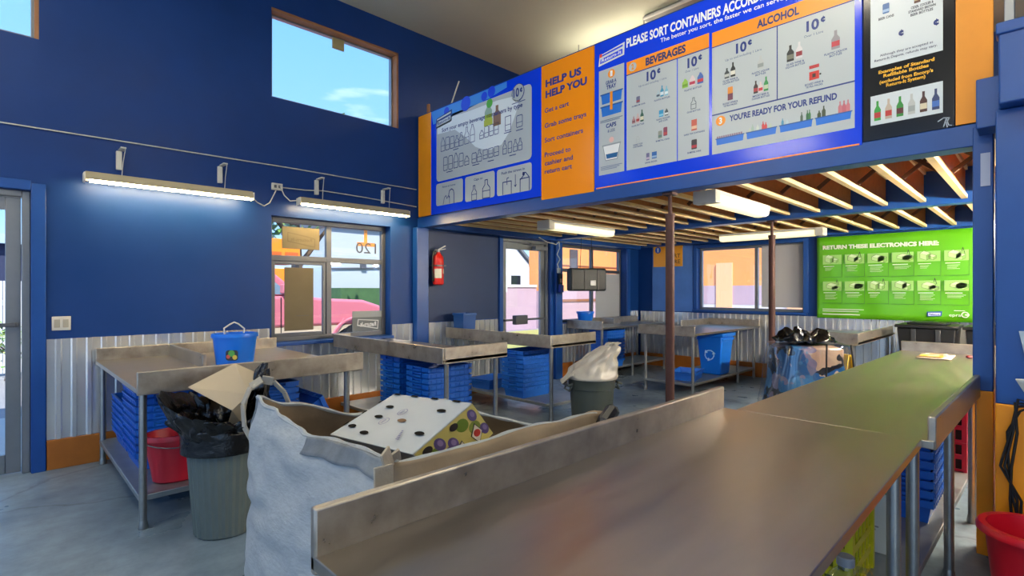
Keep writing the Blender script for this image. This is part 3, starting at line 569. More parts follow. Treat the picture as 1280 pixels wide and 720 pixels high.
# ================================================================== LAMPS
TUBEM = emit('lit_tube', '#ffdf9c', TUBE); MZM = emit('soft_lit_diffuser', '#ffe9a8', MEZZ_TUBE); SDM = emit('added_side_tube', '#fff0d4', ADDED_SIDE_TUBE); CTM = emit('added_ceiling_tube', '#fff3dc', ADDED_CEIL_TUBE); DTM = emit('added_deck_tube', '#fff3dc', ADDED_CEIL_TUBE*.42)  # side, ceiling and deck tubes belong to added, unseen lamps
def wall_lamp(x0, x1, z, label, cord):
    L = x1-x0; r = thing('fluorescent_light', label, 'light', ((x0+x1)/2, YL-.17, z), group='fluorescent battens hung on the street wall')
    h = L/2
    b = MB(); b.prism([(-.052, -.022), (-.052, .012), (-.03, .045), (.03, .045), (.052, .012), (.052, -.022), (.046, -.022), (.046, .006), (-.046, .006), (-.046, -.022)], -h, h, 'x'); b.build('housing', mat('lamp_cream', '#a79c80', .5), r, bevel=.002)
    b = MB(); b.box(-h-.012, -h, -.05, .05, -.04, .035); b.box(h, h+.012, -.05, .05, -.04, .035); b.build('end_cap', OFFW, r, bevel=.004)
    b = MB(); b.tube([(-h+.03, 0, -.026), (h-.03, 0, -.026)], .0145, 10); b.build('tube', TUBEM, r)
    for x in (-h*.62, h*.62):
        b = MB(); b.box(x-.02, x+.02, .13, .165, .12, .28); b.box(x-.005, x+.035, .02, .15, .285, .297); b.build('bracket', OFFW, r, bevel=.003)
        b = MB(); b.tube([(x+.03, .03, .29), (x+.01, .01, .16), (x, 0, .035)], .003, 6); b.build('chain', WIRE, r)
    b = MB(); b.tube(cord, .006, 6); b.build('cord', WIRE, r)
wall_lamp(.52, 1.80, 2.375, 'lit fluorescent batten on the blue wall near the first glass door', [(.64, 0, .0), (.72, .08, -.04), (.80, .12, -.06), (.86, .14, -.02), (.93, .155, .12)])
wall_lamp(2.27, 3.60, 2.385, 'lit fluorescent batten above the window with the red vehicle', [(-.66, 0, .01), (-.74, .05, .0), (-.78, .10, .06), (-.81, .14, .16)])
b = MB(); b.box(-.055, .055, -.03, 0, -.035, .035); o = b.build('junction_box', OFFW, bevel=.004, loc=(2.10, YL-.001, 2.535)); tag(o, 'white electrical box on the wall between the two battens', 'box')
for s_ in (-.022, .022):
    b = MB(); b.box(s_-.012, s_+.012, -.034, -.029, -.015, .015); b.build('socket', ALUD, o)
b = MB(); b.tube([(X0+2, YL-.012, 2.72), (0, YL-.012, 2.745), (1.0, YL-.012, 2.75), (2.2, YL-.012, 2.755), (3.2, YL-.012, 2.745), (3.84, YL-.012, 2.74)], .006, 6); o = b.build('wall_cable', WIRE); tag(o, 'long thin white cable running high along the blue wall', 'cable')
b = MB(); b.tube([(2.14, YL-.012, 2.535), (2.4, YL-.012, 2.54), (2.6, YL-.012, 2.56), (3.1, YL-.012, 2.55), (3.84, YL-.012, 2.52)], .006, 6); o = b.build('wall_cable', WIRE); tag(o, 'short white cable from the electrical box toward the corner', 'cable')
b = MB(); b.box(-.06, .06, -.012, 0, -.057, .057); o = b.build('wall_socket', OFFW, bevel=.004, loc=(.385, YL-.001, 1.18)); tag(o, 'white double socket plate above the corrugated panel', 'socket')
for s_ in (-.027, .027):
    b = MB(); b.box(s_-.018, s_+.018, -.0155, -.011, -.033, .033); b.build('outlet', mat('socket_face', '#a9a394', .5), o, bevel=.003)
def mezz_lamp(p0, p1, label, on=MZM):
    p0 = Vector(p0); p1 = Vector(p1); d = p1-p0; L = d.length; r = thing('fluorescent_fixture', label, 'light', (p0+p1)/2, math.atan2(d.y, d.x), 'wraparound fixtures under the timber ceiling')
    b = MB(); b.box(-L/2+.1, L/2, -.09, .09, .028, .06); b.build('back_plate', WHITE, r)
    b = MB(); b.prism([(-.09, .027), (-.075, -.03), (-.05, -.045), (.05, -.045), (.075, -.03), (.09, .027)], -L/2+.1, L/2, 'x'); b.build('diffuser', on, r)
    b = MB(); b.box(-L/2, -L/2+.098, -.10, .10, -.05, .06); b.build('end_box', OFFW, r, bevel=.004)
mezz_lamp((4.72, 4.25, 2.24), (6.1, 4.25, 2.24), 'lit wraparound light under the joists closest to the street wall')
mezz_lamp((4.28, 2.02, 2.24), (5.55, 2.02, 2.24), 'lit wraparound light with grey end box beside the front steel post')
mezz_lamp((7.9, 2.05, 2.235), (7.9, 3.45, 2.235), 'lit wraparound light running across above the back window')
def high_lamp(x, y, lab, m):
    r = thing('ceiling_light', lab, 'light', (x, y, ZC-.001), group='twin tube lights on the high ceiling')
    d = .06 if m is OFFT else .5
    b = MB(); b.box(-.05, .05, -.62, .62, -d, -d+.05); b.build('housing', mat('lamp_housing', '#8d8f8c', .5), r)
    if d > .1:
        for q in (-.5, .5):
            b = MB(); b.tube([(0, q, -d+.04), (0, q, 0)], .006, 6); b.build('rod', ALU, r)
    for q in (-.09, .09):
        b = MB(); b.tube([(q, -.6, -d-.005), (q, .6, -d-.005)], .019, 10); b.bar((q, -.61, -d+.01), (0, -.61, -d+.01), .03, .03); b.build('tube', m, r)
OFFT = mat('unlit_tube', '#d4d2c8', .4)
high_lamp(5.6, 2.75, 'unlit twin tube light on the high ceiling above the sign wall', OFFT)
for k, (x, y) in enumerate(((-3.2, 3.6), (-3.2, 0), (-.6, 3.6), (-.6, -.9), (1.9, 1.1), (1.9, -1.6))):
    high_lamp(x, y, 'added unseen twin tube light on the high ceiling over the counter', CTM)  # lamps added outside the view to brighten the room

for x, y, q in ((5.6, 3.9, 'closest to the street wall'), (5.2, 1.3, 'above the alcohol columns')): high_lamp(x, y, 'added unseen tube light over the storage deck behind the signs '+q, DTM)  # added behind the signs to brighten the ceiling and upper wall
high_lamp(6.6, .4, 'added unseen twin tube light on the high ceiling over the storage deck', CTM)  # another added lamp out of view, brightening the ceiling
for x, lab in ((5.4, 'added unseen batten on the side wall under the timber ceiling closest to the pier'), (7.6, 'added unseen batten on the side wall under the timber ceiling closest to the back wall')):
    r = thing('added_side_batten', lab, 'light', (x, -.55, 2.1), group='added battens on the hidden side wall')  # added behind the pier, out of view, to light the back area
    b = MB(); b.box(-.65, .65, -.049, .0, -.03, .05); b.build('housing', WHITE, r, bevel=.003)
    b = MB(); b.tube([(-.62, .022, -.005), (.62, .022, -.005)], .018, 10); b.build('tube', SDM, r)
# ================================================================== STEEL POSTS, EXTINGUISHER, WALL THINGS
def post(x, y, lab, z1):
    b = MB(); b.tube([(0, 0, .012), (0, 0, z1-.18)], .036, 16); b.k = 0; b.tube([(0, 0, z1-.18), (0, 0, z1-.02)], .016, 10)
    b.box(-.045, .045, -.045, .045, z1-.02, z1-.001)
    b.box(-.09, .09, -.09, .09, 0, .012); b.tube([(0, 0, z1-.2), (0, 0, z1-.17)], .041, 16)
    o = b.build('steel_post', RUST, loc=(x, y, 0)); o['kind'] = 'structure'; tag(o, lab, 'post')
post(XF+.06, 2.15, 'rusty steel post holding up the front of the sign wall', 2.249)
post(6.5, 2.24, 'rusty steel post under the inner blue beam beside the back window', 2.269)
r = thing('fire_extinguisher', 'red fire extinguisher hung on the navy wall beside the far glass door', 'fire extinguisher', (4.12, YL-.10, 1.52))
RED = mat('extinguisher_red', '#d8261c', .3)
b = MB(); b.lathe([(.05, 0), (.068, .01), (.072, .03), (.072, .33), (.065, .37), (.035, .405), (.026, .415), (.026, .43)], 24); b.build('cylinder', RED, r)
b = MB(); b.tube([(0, 0, .43), (0, 0, .465)], .022, 12); b.bar((0, -.01, .465), (.10, -.02, .515), .022, .012); b.bar((0, -.01, .455), (.10, -.02, .475), .02, .01); b.sphere((-.03, 0, .45), .016, 8, 6); b.build('valve_handle', ALU, r)
b = MB(); b.tube([(-.02, 0, .45), (-.07, -.01, .43), (-.095, -.01, .36), (-.098, -.01, .2), (-.09, -.01, .1), (-.088, -.01, .05)], [.009]*4+[.012, .016], 8); b.build('hose', BLK, r)
for z0, z1, c, a0, a1 in ((.09, .21, '#d9d4c4', 190, 270), (.15, .21, '#e8d9b0', 290, 345)):
    b = MB(); b.grid(lambda u, v: (.0727*math.cos(math.radians(a0+(a1-a0)*u)), .0727*math.sin(math.radians(a0+(a1-a0)*u)), z0+(z1-z0)*v), 8, 1); b.build('label_plate', pm(c), r)
b = MB(); b.box(-.075, .075, -.075, .09, .245, .26); b.build('strap', ALUD, r)
b = MB(); b.box(-.03, .03, .075, .098, .05, .45); b.build('bracket', ALUD, r)
r = thing('card_holder', 'small black card holder on the column beside the far glass door', 'holder', (6.58, YL-.115, 1.42))
b = MB(); b.box(-.045, .045, -.005, .02, .13, .3); b.k = 1; b.box(-.04, .04, -.03, .018, 0, .12); b.build('pocket', [BLK, pm('#2a3f9a')], r, bevel=.004)
b = MB(); b.box(-.03, .03, -.012, -.0055, .16, .22); b.build('card', pm('#b98a6a'), r)
# hanging case before the tall window
r = thing('hanging_case', 'dark grey ribbed plastic case hanging on two cords before the tall window', 'case', (6.68, 5.09, 1.44), math.radians(-30))
CASE = mat('case_grey', '#2b3032', .5, bump=.2, scale=30)
b = MB(); b.box(-.31, .31, -.085, .085, 0, .36); b.build('shell', CASE, r, bevel=.03)
b = MB()
for u in (-.27, -.06, .16): b.box(u-.012, u+.012, -.092, .09, .01, .35)
b.build('rib', BLK, r, bevel=.004)
b = MB(); b.box(.02, .12, -.1, -.084, .08, .17); b.build('clasp', ALU, r, bevel=.01)
b = MB(); b.tube([(-.11, 0, .355), (-.1126, -.065, .831)], .004, 6); b.tube([(.11, 0, .355), (.104, .06, .867)], .004, 6); b.build('cord', BLK, r)
r = thing('loose_cable', 'loose white cord looping down from the inner beam beside the far glass door', 'cord', (6.36, 5.46, 2.25))
b = MB(); b.tube([(-.5, -.1, .0), (-.3, -.1, -.06), (-.1, -.1, -.08), (.06, -.02, -.02), (.10, .0, -.12), (.06, .02, -.22), (.11, .0, -.30), (.07, .02, -.38), (.10, .02, -.45)], .008, 6); b.build('cord', WIRE, r)
b = MB(); b.box(.08, .13, .0, .04, -.52, -.44); b.build('plug', OFFW, r, bevel=.005)
# boards taped in the windows and stickers
def wboard(name, lab, cat, x0, x1, z0, z1, m, y=YL+.135):
    b = MB(); b.box(x0, x1, y-.008, y, z0, z1); o = b.build(name, m, bevel=.002); return tag(o, lab, cat)
o = wboard('window_board', 'brown board with an embossed logo taped in the upper pane of the street window', 'board', 2.20, 2.615, 1.905, 2.145, CARD, YL+.115)
a = Art((2.20, YL+.1065, 1.905), (1, 0, 0), (0, 0, 1), (0, -1, 0))
EMB = mat('embossed_board', '#6a604a', .7); a.line([(.06, .08), (.36, .03), (.36, .12), (.28, .14), (.06, .175)], .010, EMB, 1, True); a.text('Return-It', .09, .085, .33, .035, EMB, 1, .02, mirror=True); a.build('logo', o)
o = wboard('window_board', 'tall brown board in the lower pane of the street window hiding the vehicle', 'board', 2.225, 2.545, 1.01, 1.70, mat('tall_board', '#74684f', .7, var=.2, scale=6), YL+.115)
b = MB(); b.box(2.35, 2.49, YL+.105, YL+.1065, 1.17, 1.174); b.build('slit', ALUD, o)
o = wboard('window_sticker', 'grey logo sticker seen from behind at the foot of the street window', 'sticker', 3.03, 3.42, .955, 1.20, pm('#5d6468'), YL+.14)
a = Art((3.03, YL+.1305, .955), (1, 0, 0), (0, 0, 1), (0, -1, 0)); a.poly([(.06, .07), (.34, .02), (.35, .13), (.07, .15)], '#c9cdd0', 1); a.poly([(.072, .082), (.33, .033), (.338, .12), (.08, .14)], '#5d6468', 2); a.text('Return-It', .10, .06, .315, .05, '#d5d8da', 3, .03, mirror=True); a.rect(0, .17, .39, .245, '#8d9498', 1); a.build('logo', o)
a = Art((3.05, YL+.139, 1.90), (1, 0, 0), (0, 0, 1), (0, -1, 0))
a.rect(.135, .13, .18, .30, '#b57420', 1); a.rect(.045, .085, .285, .13, '#b57420', 1); a.text('120', .03, 0, .30, .125, '#15171a', 2, .0, mirror=True)
o = a.build('window_number'); tag(o, 'house number with an amber strip stuck on the street window, reading backwards', 'number')
wboard('window_panel', 'pale grey panel filling one lower pane of the tall window', 'panel', 7.84, 8.60, .95, 1.76, pm('#b4b8bc', .5), YL+.118)
b = MB(); b.box(XB+.085, XB+.095, 2.70, 3.33, 1.17, 2.19); o = b.build('window_panel', pm('#b9b9bd', .5)); tag(o, 'pale grey panel covering the sash of the back window', 'panel')

# ================================================================== TABLES
def leg(root, x, y, z1, r=.021):
    b = MB(); b.tube([(x, y, .03), (x, y, z1)], r, 12); b.tube([(x, y, .0), (x, y, .012), (x, y, .05)], [r*1.25, r*1.35, r*1.05], 12); b.build('leg', GALV, root)
def table(name, label, x0, x1, y0, y1, z, lips, legs, shelf=.2, rz=0, group=None, lz0=.82, lz1=.962, sh=None):
    cx, cy = (x0+x1)/2, (y0+y1)/2; r = thing(name, label, 'table', (cx, cy, 0), rz, group)
    b = MB(); b.box(x0-cx, x1-cx, y0-cy, y1-cy, z-.03, z); b.build('tabletop', STEEL, r, bevel=.003)
    for (a, c, d, e) in lips:
        b = MB(); b.box(a-cx, c-cx, d-cy, e-cy, lz0, lz1); b.build('splash_guard', LIP, r, bevel=.006)
    for (x, y) in legs: leg(r, x-cx, y-cy, z-.03)
    if shelf:
        s = sh or (x0+.05, x1-.05, y0+.06, y1-.06)
        b = MB(); b.box(s[0]-cx, s[1]-cx, s[2]-cy, s[3]-cy, shelf-.035, shelf); b.build('shelf', SHELF, r, bevel=.004)
    return r
G = 'stainless sorting tables'
T = .022
def corners(x0, x1, y0, y1, d=.07): return [(x0+d, y0+d), (x1-d, y0+d), (x0+d, y1-d), (x1-d, y1-d)]
table('sorting_table', 'wide steel sorting table with a centre divider nearest the first glass door', .60, 2.08, 3.79, 5.60, .86,
      [(.60, 2.08, 3.785, 3.785+T), (.60, 2.08, 5.585, 5.60), (1.125, 1.15, 4.5, 5.58)], [(.64, 3.85), (1.98, 3.87), (.64, 5.52), (1.98, 5.52), (1.3, 5.5)], group=G, sh=(.62, 2.06, 3.85, 5.55))
table('sorting_table', 'steel sorting table standing at the right edge of the street window'.replace('right edge', 'sill'), 2.70, 3.46, 3.57, 5.58, .86,
      [(2.695, 2.695+T, 3.57, 5.585), (2.72, 3.46, 3.57, 3.57+T), (2.70, 2.9, 5.57, 5.585)], corners(2.72, 3.44, 3.57, 5.55), group=G)
table('sorting_table', 'steel sorting table under the fire extinguisher before the far glass door', 4.27, 5.08, 3.73, 5.58, .86,
      [(4.265, 4.265+T, 3.73, 5.585), (4.29, 5.08, 3.73, 3.73+T)], corners(4.28, 5.06, 3.73, 5.55, .05), group=G)
table('sorting_table', 'steel sorting table in the back corner below the tall window', 6.82, 8.95, 4.88, 5.60, .86,
      [(6.815, 6.815+T, 4.88, 5.60), (6.84, 8.95, 5.585, 5.60), (7.75, 7.95, 5.3, 5.58)], [(6.9, 4.95), (7.75, 4.93), (8.85, 4.95), (6.9, 5.52), (8.85, 5.52)], group=G)
table('sorting_table', 'steel sorting table below the back window holding a recycling bin on its shelf', 6.72, 9.03, 3.30, 4.18, .86,
      [(6.715, 6.715+T, 3.30, 4.18), (9.01, 9.03, 3.30, 4.18), (8.0, 9.0, 4.16, 4.18)], [(6.80, 3.37), (8.3, 3.37), (8.95, 3.37), (6.80, 4.10), (8.95, 4.10)], shelf=.17, group=G)
table('sorting_table', 'steel sorting table behind the clear refuse bag below the green banner', 6.95, 9.03, 1.47, 2.25, .86,
      [(6.945, 6.945+T, 1.47, 2.25), (6.97, 8.9, 1.47, 1.47+T)], corners(6.95, 9.0, 1.47, 2.25), group=G)
table('counter_table', 'long brushed steel counter table with a back guard filling the near corner', .467, 2.435, .315, 1.07, .90,
      [(.467, 2.435, 1.05, 1.075)], [(.55, .39), (.55, 1.0), (2.22, .365), (2.3, 1.0)], lz0=.86, lz1=1.0, group='counter tables', sh=(.6, 2.3, .4, 1.0))
table('counter_table', 'long steel counter table with green reflections running toward the banner', 2.45, 5.98, .24, .965, .897,
      [(2.46, 4.5, .235, .262), (5.955, 5.98, .29, .965)], [(2.52, .315), (3.42, .315), (4.35, .315), (5.9, .315), (2.52, .90), (4.2, .9), (5.9, .9)], lz0=.862, lz1=.985, rz=math.radians(-1.3), group='counter tables', sh=(2.5, 5.9, .36, .92))

# ================================================================== TRAYS
L2, W2, TH = .25, .175, .125
def tray_proto(label, loc, rz, group):
    r = thing('sorting_tray', label, 'tray', loc, rz, group)
    b = MB(); tp = .022; t_ = .003
    def ring(z, d): return [(-L2+d, -W2+d, z), (L2-d, -W2+d, z), (L2-d, W2-d, z), (-L2+d, W2-d, z)]
    o0, o1 = ring(0, .030), ring(TH, .008); i1, i0 = ring(TH, .011), ring(.004, .033)
    b.add(o0+o1+i1+i0, [(0, 3, 2, 1)]+[(j, (j+1) % 4, 4+(j+1) % 4, 4+j) for j in range(4)]+[(4+j, 4+(j+1) % 4, 8+(j+1) % 4, 8+j) for j in range(4)]+[(8+j, 8+(j+1) % 4, 12+(j+1) % 4, 12+j) for j in range(4)]+[(12, 13, 14, 15)])
    sk = .035
    for s_ in (-1, 1):   # skirt along the long sides with ribs
        y0, y1 = sorted((s_*(W2-.009), s_*W2)); b.box(-L2, L2, y0, y1, TH-sk, TH+.002)
        for k in range(9):
            x = -L2+.03+k*.055; q0, q1 = sorted((s_*W2, s_*(W2+.004))); b.box(x-.003, x+.003, q0, q1, TH-sk, TH-.004)
        q0, q1 = sorted((s_*W2, s_*(W2+.006))); b.box(-L2-.004, L2+.004, q0, q1, TH-.006, TH+.002)
    b.build('body', TRAYB, r, smooth=0)
    for s_ in (-1, 1):   # handle ends with an open grip
        b = MB(); x0, x1 = sorted((s_*(L2-.009), s_*(L2+.004)))
        b.box(x0, x1, -W2, -.065, TH-sk, TH+.002); b.box(x0, x1, .065, W2, TH-sk, TH+.002); b.box(x0, x1, -.065, .065, TH-.010, TH+.002)
        q0, q1 = sorted((s_*(L2-.002), s_*(L2+.014))); b.box(q0, q1, -.07, .07, TH-sk-.002, TH-sk+.012); b.box(q0, q1, -.075, -.062, TH-sk, TH); b.box(q0, q1, .062, .075, TH-sk, TH)
        b.build('handle', TRAYB, r, smooth=0)
    return r
ORD = 'bottom second third fourth fifth sixth seventh eighth ninth tenth eleventh twelfth thirteenth'.split()
PROTO = None; PITCH = .052
def stack(n, x, y, z, rz, where):
    global PROTO
    for k in range(n):
        lab = ('blue tray at the top of ' if k == n-1 else 'blue tray at the bottom of ' if k == 0 else 'blue tray %s from the bottom of ' % ORD[k])+where
        j = math.radians(random.uniform(-.25, .25)); loc = (x, y, z+k*(PITCH+.0005)); g = 'nested trays in '+where
        if PROTO is None: PROTO = tray_proto(lab, loc, rz+j, g)
        else: copy_tree(PROTO, loc, rz+j, lab, g)
Q = PI/2
stack(6, .87, 5.21, .201, Q, 'the low stack by the corrugated wall')
stack(9, .86, 4.62, .201, Q, 'the tall stack behind the red bucket')
stack(9, 1.24, 4.62, .201, Q, 'the middle stack behind the ribbed can')
stack(8, 1.63, 4.62, .201, Q, 'the stack hidden behind the black bag')
stack(10, 3.02, 4.52, .201, 0, 'the rear stack at the street window table')
stack(9, 3.02, 4.05, .201, 0, 'the front stack at the street window table')
stack(9, 4.56, 4.36, .201, 0, 'the stack below the fire extinguisher table')
stack(10, 7.2, 5.06, .201, 0, 'the corner table stack behind the white bag')
stack(7, 3.78, .58, .201, 0, 'the stack under the long counter')
copy_tree(PROTO, (4.62, 5.05, .201), .1, 'single blue tray at the wall end of the shelf under the extinguisher table', 'lone trays')
copy_tree(PROTO, (7.15, 3.62, .171), .25, 'single blue tray alone on the shelf below the back window', 'lone trays')
o = copy_tree(PROTO, (1.895, 4.45, .366), 0, 'single blue tray standing on edge against the stack under the wide table', 'lone trays'); o.rotation_euler = (math.radians(65), 0, PI/2)

# ================================================================== BUCKETS AND BINS
def bucket(name, label, loc, r0, r1, h, m, cat='bucket', sxy=(1, 1), n=28, rim=.012, bail=True, rz=0):
    r = thing(name, label, cat, loc, rz)
    b = MB(); b.lathe([(0, .0), (r0*.9, 0), (r0, .01), (r1, h-.03), (r1+rim, h-.03), (r1+rim, h-.015), (r1+rim*.7, h), (r1-.006, h), (r0-.01, .015), (0, .014)], n, (0, 0, 0), sxy, closed=True); b.build('body', m, r)
    if bail:
        b = MB(); b.tube([((r1+rim)*sxy[0]*math.cos(a)*1.0, (r1+rim+.004)*sxy[1]*math.sin(a), h-.022-.05*max(0, math.sin(a-PI))) for a in [PI+PI*k/12 for k in range(13)]], .004, 6); b.build('bail_handle', OFFW if name != 'mop_bucket' else ALUD, r)
    return r
bucket('mop_bucket', 'dark red oval bucket on the shelf of the wide sorting table', (.87, 4.06, .201), .125, .165, .31, REDP, sxy=(1.15, .9))
r = bucket('blue_bucket', 'bright blue bucket with white bail on the wide sorting table', (1.36, 4.52, .861), .135, .158, .25, BUCKB, sxy=(1, .85), bail=False)
b = MB(); b.tube([(-.07, .02, .245), (-.075, .02, .29), (-.03, .02, .32), (.0, .02, .335), (.03, .02, .32), (.075, .02, .28), (.07, .02, .245)], .006, 6); b.build('bail_handle', OFFW, r)
a = Art((-.02, 0, 0), (.702*0+.712, -.702, 0), (0, 0, 1), (-.702, -.712, 0)); a.O = Vector((-.702*.15, -.712*.135, 0)); a.O += Vector((-.006+.025, -.006-.025, 0))
a.rrect(-.02, .05, .075, .13, '#20262a', 1, .02); a.circ(.025, .105, .025, '#4fa03a', 2); a.circ(.05, .075, .018, '#d8b63a', 2); a.circ(.0, .08, .015, '#c8503a', 2); a.build('sticker', r)
r = bucket('blue_bin', 'square blue bin at the wall end of the extinguisher table', (4.44, 5.40, .861), .135, .15, .29, mat('dull_blue_bin', '#174a90', .5), cat='bin', n=4, bail=False, rz=PI/4)
b = MB(); b.sphere((0, 0, .02), (.05, .03, .022), 10, 6); o = b.build('cloth_rag', CREAM, loc=(4.4, 5.2, .962)); b = None; o.location = (4.37, 5.13, .8635); tag(o, 'crumpled tan rag on the steel table beside the square blue bin', 'rag')
bucket('blue_bucket', 'tapered blue bucket on the corner table in front of the tall window', (6.96, 5.33, .861), .10, .135, .24, BUCKB, bail=False)
bucket('red_bucket', 'bright red bucket on the floor at the foot of the orange pier', (3.25, .035, 0), .12, .158, .40, REDB, rim=.03, sxy=(1.05, 1), bail=False)
# ribbed can with black bag
CANG = mat('ribbed_can_grey', '#5c6663', .5, var=.3, scale=5)
r = thing('ribbed_can', 'grey green ribbed rubbish can standing before the wide sorting table', 'rubbish can', (1.0, 3.50, 0))
b = MB(); b.lathe([(.155, 0), (.165, .01), (.205, .56), (.222, .565), (.225, .59), (.21, .6), (.20, .59), (.155, .02)], 64, flute=.028, nf=32); b.build('body', CANG, r, smooth=20)
b = MB()
def edge(a):   # a = angle from the camera's left, anticlockwise seen from above
    k = (math.degrees(a)) % 360
    pts = [(0, .36, .84), (45, .32, .80), (90, .27, .72), (140, .21, .68), (180, .20, .70), (215, .25, .97), (240, .24, .98), (275, .22, .80), (320, .28, .78), (360, .36, .84)]
    for p, q in zip(pts, pts[1:]):
        if p[0] <= k <= q[0]:
            t_ = (k-p[0])/(q[0]-p[0]); t_ = t_*t_*(3-2*t_); return p[1]+(q[1]-p[1])*t_, p[2]+(q[2]-p[2])*t_
LA = math.atan2(.702, -.712)
def bagp(u, v):
    a_ = 2*PI*u; R, Hh = edge(a_); an = LA+a_; t_ = abs(v*2-1) if v < .5 else (v-.5)*2
    crn = noise.noise(Vector((math.cos(a_)*3.1, math.sin(a_)*3.1, v*5)))*.045+noise.noise(Vector((math.cos(a_)*9, math.sin(a_)*9, v*9)))*.026+abs(noise.noise(Vector((math.cos(a_)*16, math.sin(a_)*16, v*12))))*.02
    if v < .45: s_ = v/.45; rr, z = .238, .50+.11*s_
    elif v < .8: s_ = (v-.45)/.35; rr, z = .238+(R-.238)*s_, .61+(Hh-.61)*s_
    else: s_ = (v-.8)/.2; rr, z = R-.06*s_-.0*s_, Hh-.16*s_
    k = min(1, max(0, (v-.4)*4))
    return ((rr+crn*k)*math.cos(an), (rr+crn*k)*math.sin(an), z+crn*k*.8)
b.grid(bagp, 110, 34, True); tag(b.build('bin_liner', BAGB, smooth=40, solid=.002, loc=(1.0, 3.50, 0)), 'crumpled shiny black bag lining the ribbed can', 'bin bag')
# folded cream sheet in the can
r = thing('cream_sheet', 'folded cream cardboard sheet sticking out of the black bag', 'cardboard', (1.0, 3.50, .60))
f_ = Vector((.702, .712, 0)); rt = Vector((.712, -.702, 0)); cc = Vector((1.0, 3.5, 0))
def at(u, v, f): 
    p = (f_ + rt*((u-640)/655) )*f; return Vector((p.x, p.y, 1.45-(v-363)/655*f)) - Vector((1.0, 3.5, .60))
b = MB(); P = [at(235, 484, 3.19), at(294, 454, 3.36), at(311, 493, 3.30), at(290, 513, 3.24), at(327, 469, 3.42), at(304, 532, 3.34), at(285, 530, 3.30)]
b.add(P, [(0, 3, 2, 1), (1, 2, 4), (3, 6, 5, 2)]); b.build('sheet', CREAM, r, smooth=0, solid=.004)
# brute can with white bag
CANB = mat('dark_grey_can', '#3b423f', .5)
r = thing('round_can', 'dark grey round rubbish can with side handles on the open floor', 'rubbish can', (4.42, 3.30, 0))
b = MB(); b.lathe([(.19, 0), (.20, .012), (.228, .44), (.24, .445), (.243, .52), (.25, .53), (.253, .56), (.245, .57), (.232, .56), (.19, .02)], 36); b.build('body', CANB, r)
for an in (.25, .25+PI):
    v = Vector((math.cos(an+PI*.75), math.sin(an+PI*.75), 0)); q = Vector((-v.y, v.x, 0)); c0 = v*.245+Vector((0, 0, .5))
    b = MB(); b.tube([c0+q*.09, c0+q*.085+v*.045+Vector((0, 0, -.015)), c0-q*.085+v*.045+Vector((0, 0, -.015)), c0-q*.09], .013, 8); b.tube([c0+q*.08-Vector((0, 0, .02)), c0+q*.07+v*.03-Vector((0, 0, .07)), c0-q*.07+v*.03-Vector((0, 0, .07)), c0-q*.08-Vector((0, 0, .02))], .01, 8); b.build('handle', CANB, r)
r = thing('white_rubbish_bag', 'knotted white plastic bag stuffed into the round grey can', 'rubbish bag', (4.42, 3.30, 0))
b = MB()
def wb(u, v):
    a_ = 2*PI*u; lean = rt*(.05*v+.19*v*v)+f_*(.02*v); base = .238*(1-v)**.62*1.0+.03
    if v < .12: base = .262
    if v > .88: base = .048+(v-.88)*.12
    z = .545+.36*v
    wv = .03*math.sin(a_*9+v*7)*(v)*.6+noise.noise(Vector((math.cos(a_)*3, math.sin(a_)*3, v*4)))*.05*min(1, v*4)
    p = lean+Vector(((base+wv)*math.cos(a_), (base+wv)*math.sin(a_), z)); return p
b.grid(wb, 60, 24, True); b.build('white_bag', mat('white_bag_film', '#aeaaa3', .32, bump=.7, scale=9, var=.2), r, smooth=50, solid=.002)
b = MB(); k0 = rt*.19+f_*.02; b.tube([k0+Vector((math.cos(i*.8)*.045, math.sin(i*.8)*.045, .85)) for i in range(9)], .007, 6); b.build('red_tie', mat('red_tie', '#c8402c', .5), r)
b = MB()
def flap(u, v): 
    p = -rt*(.20+.13*v)+f_*(-.10+.16*(u-.5)); return p+Vector((0, 0, .575+.09*(1-v)*u-.05*v+.02*math.sin(u*9+v*4)))
b.grid(flap, 12, 8); b.build('bag_flap', _M['white_bag_film'], r, solid=.002)
# recycling bin under back table
r = thing('recycling_bin', 'tall blue recycling bin with a white recycling symbol below the back window', 'recycling bin', (7.92, 3.56, .171))
b = MB(); z1 = .62
def rr_(w_, d, z): return [(-w_, -d, z), (w_, -d, z), (w_, d, z), (-w_, d, z)]
b.hexa(rr_(.16, .15, 0)+rr_(.215, .2, z1)); b.build('body', BUCKB, r, bevel=.02)
b = MB(); b.box(-.235, .235, -.22, .22, z1-.04, z1+.012); b.box(-.20, .20, -.21, .21, z1-.10, z1-.06); b.build('rim', BUCKB, r, bevel=.008)
a = Art((-.1985, 0, .30), (0, -1, 0), (.0886, 0, .996), (-.996, 0, .0886)); s3 = '#a8c8f0'
for k in range(3):
    an = math.radians(90+120*k); p = [(.07*math.cos(an+d), .07*math.sin(an+d)) for d in (-.75, -.3, .3, .75)]; a.line(p, .016, s3, 2)
    q = p[-1]; a.poly([(q[0]+.03*math.cos(an+.75), q[1]+.03*math.sin(an+.75)), (q[0]-.03*math.cos(an+.75), q[1]-.03*math.sin(an+.75)), (q[0]-.04*math.sin(an+.75), q[1]+.04*math.cos(an+.75))], s3, 3)
a.O = Vector((-.1905-.004, 0, .33)); a.build('recycling_symbol', r)
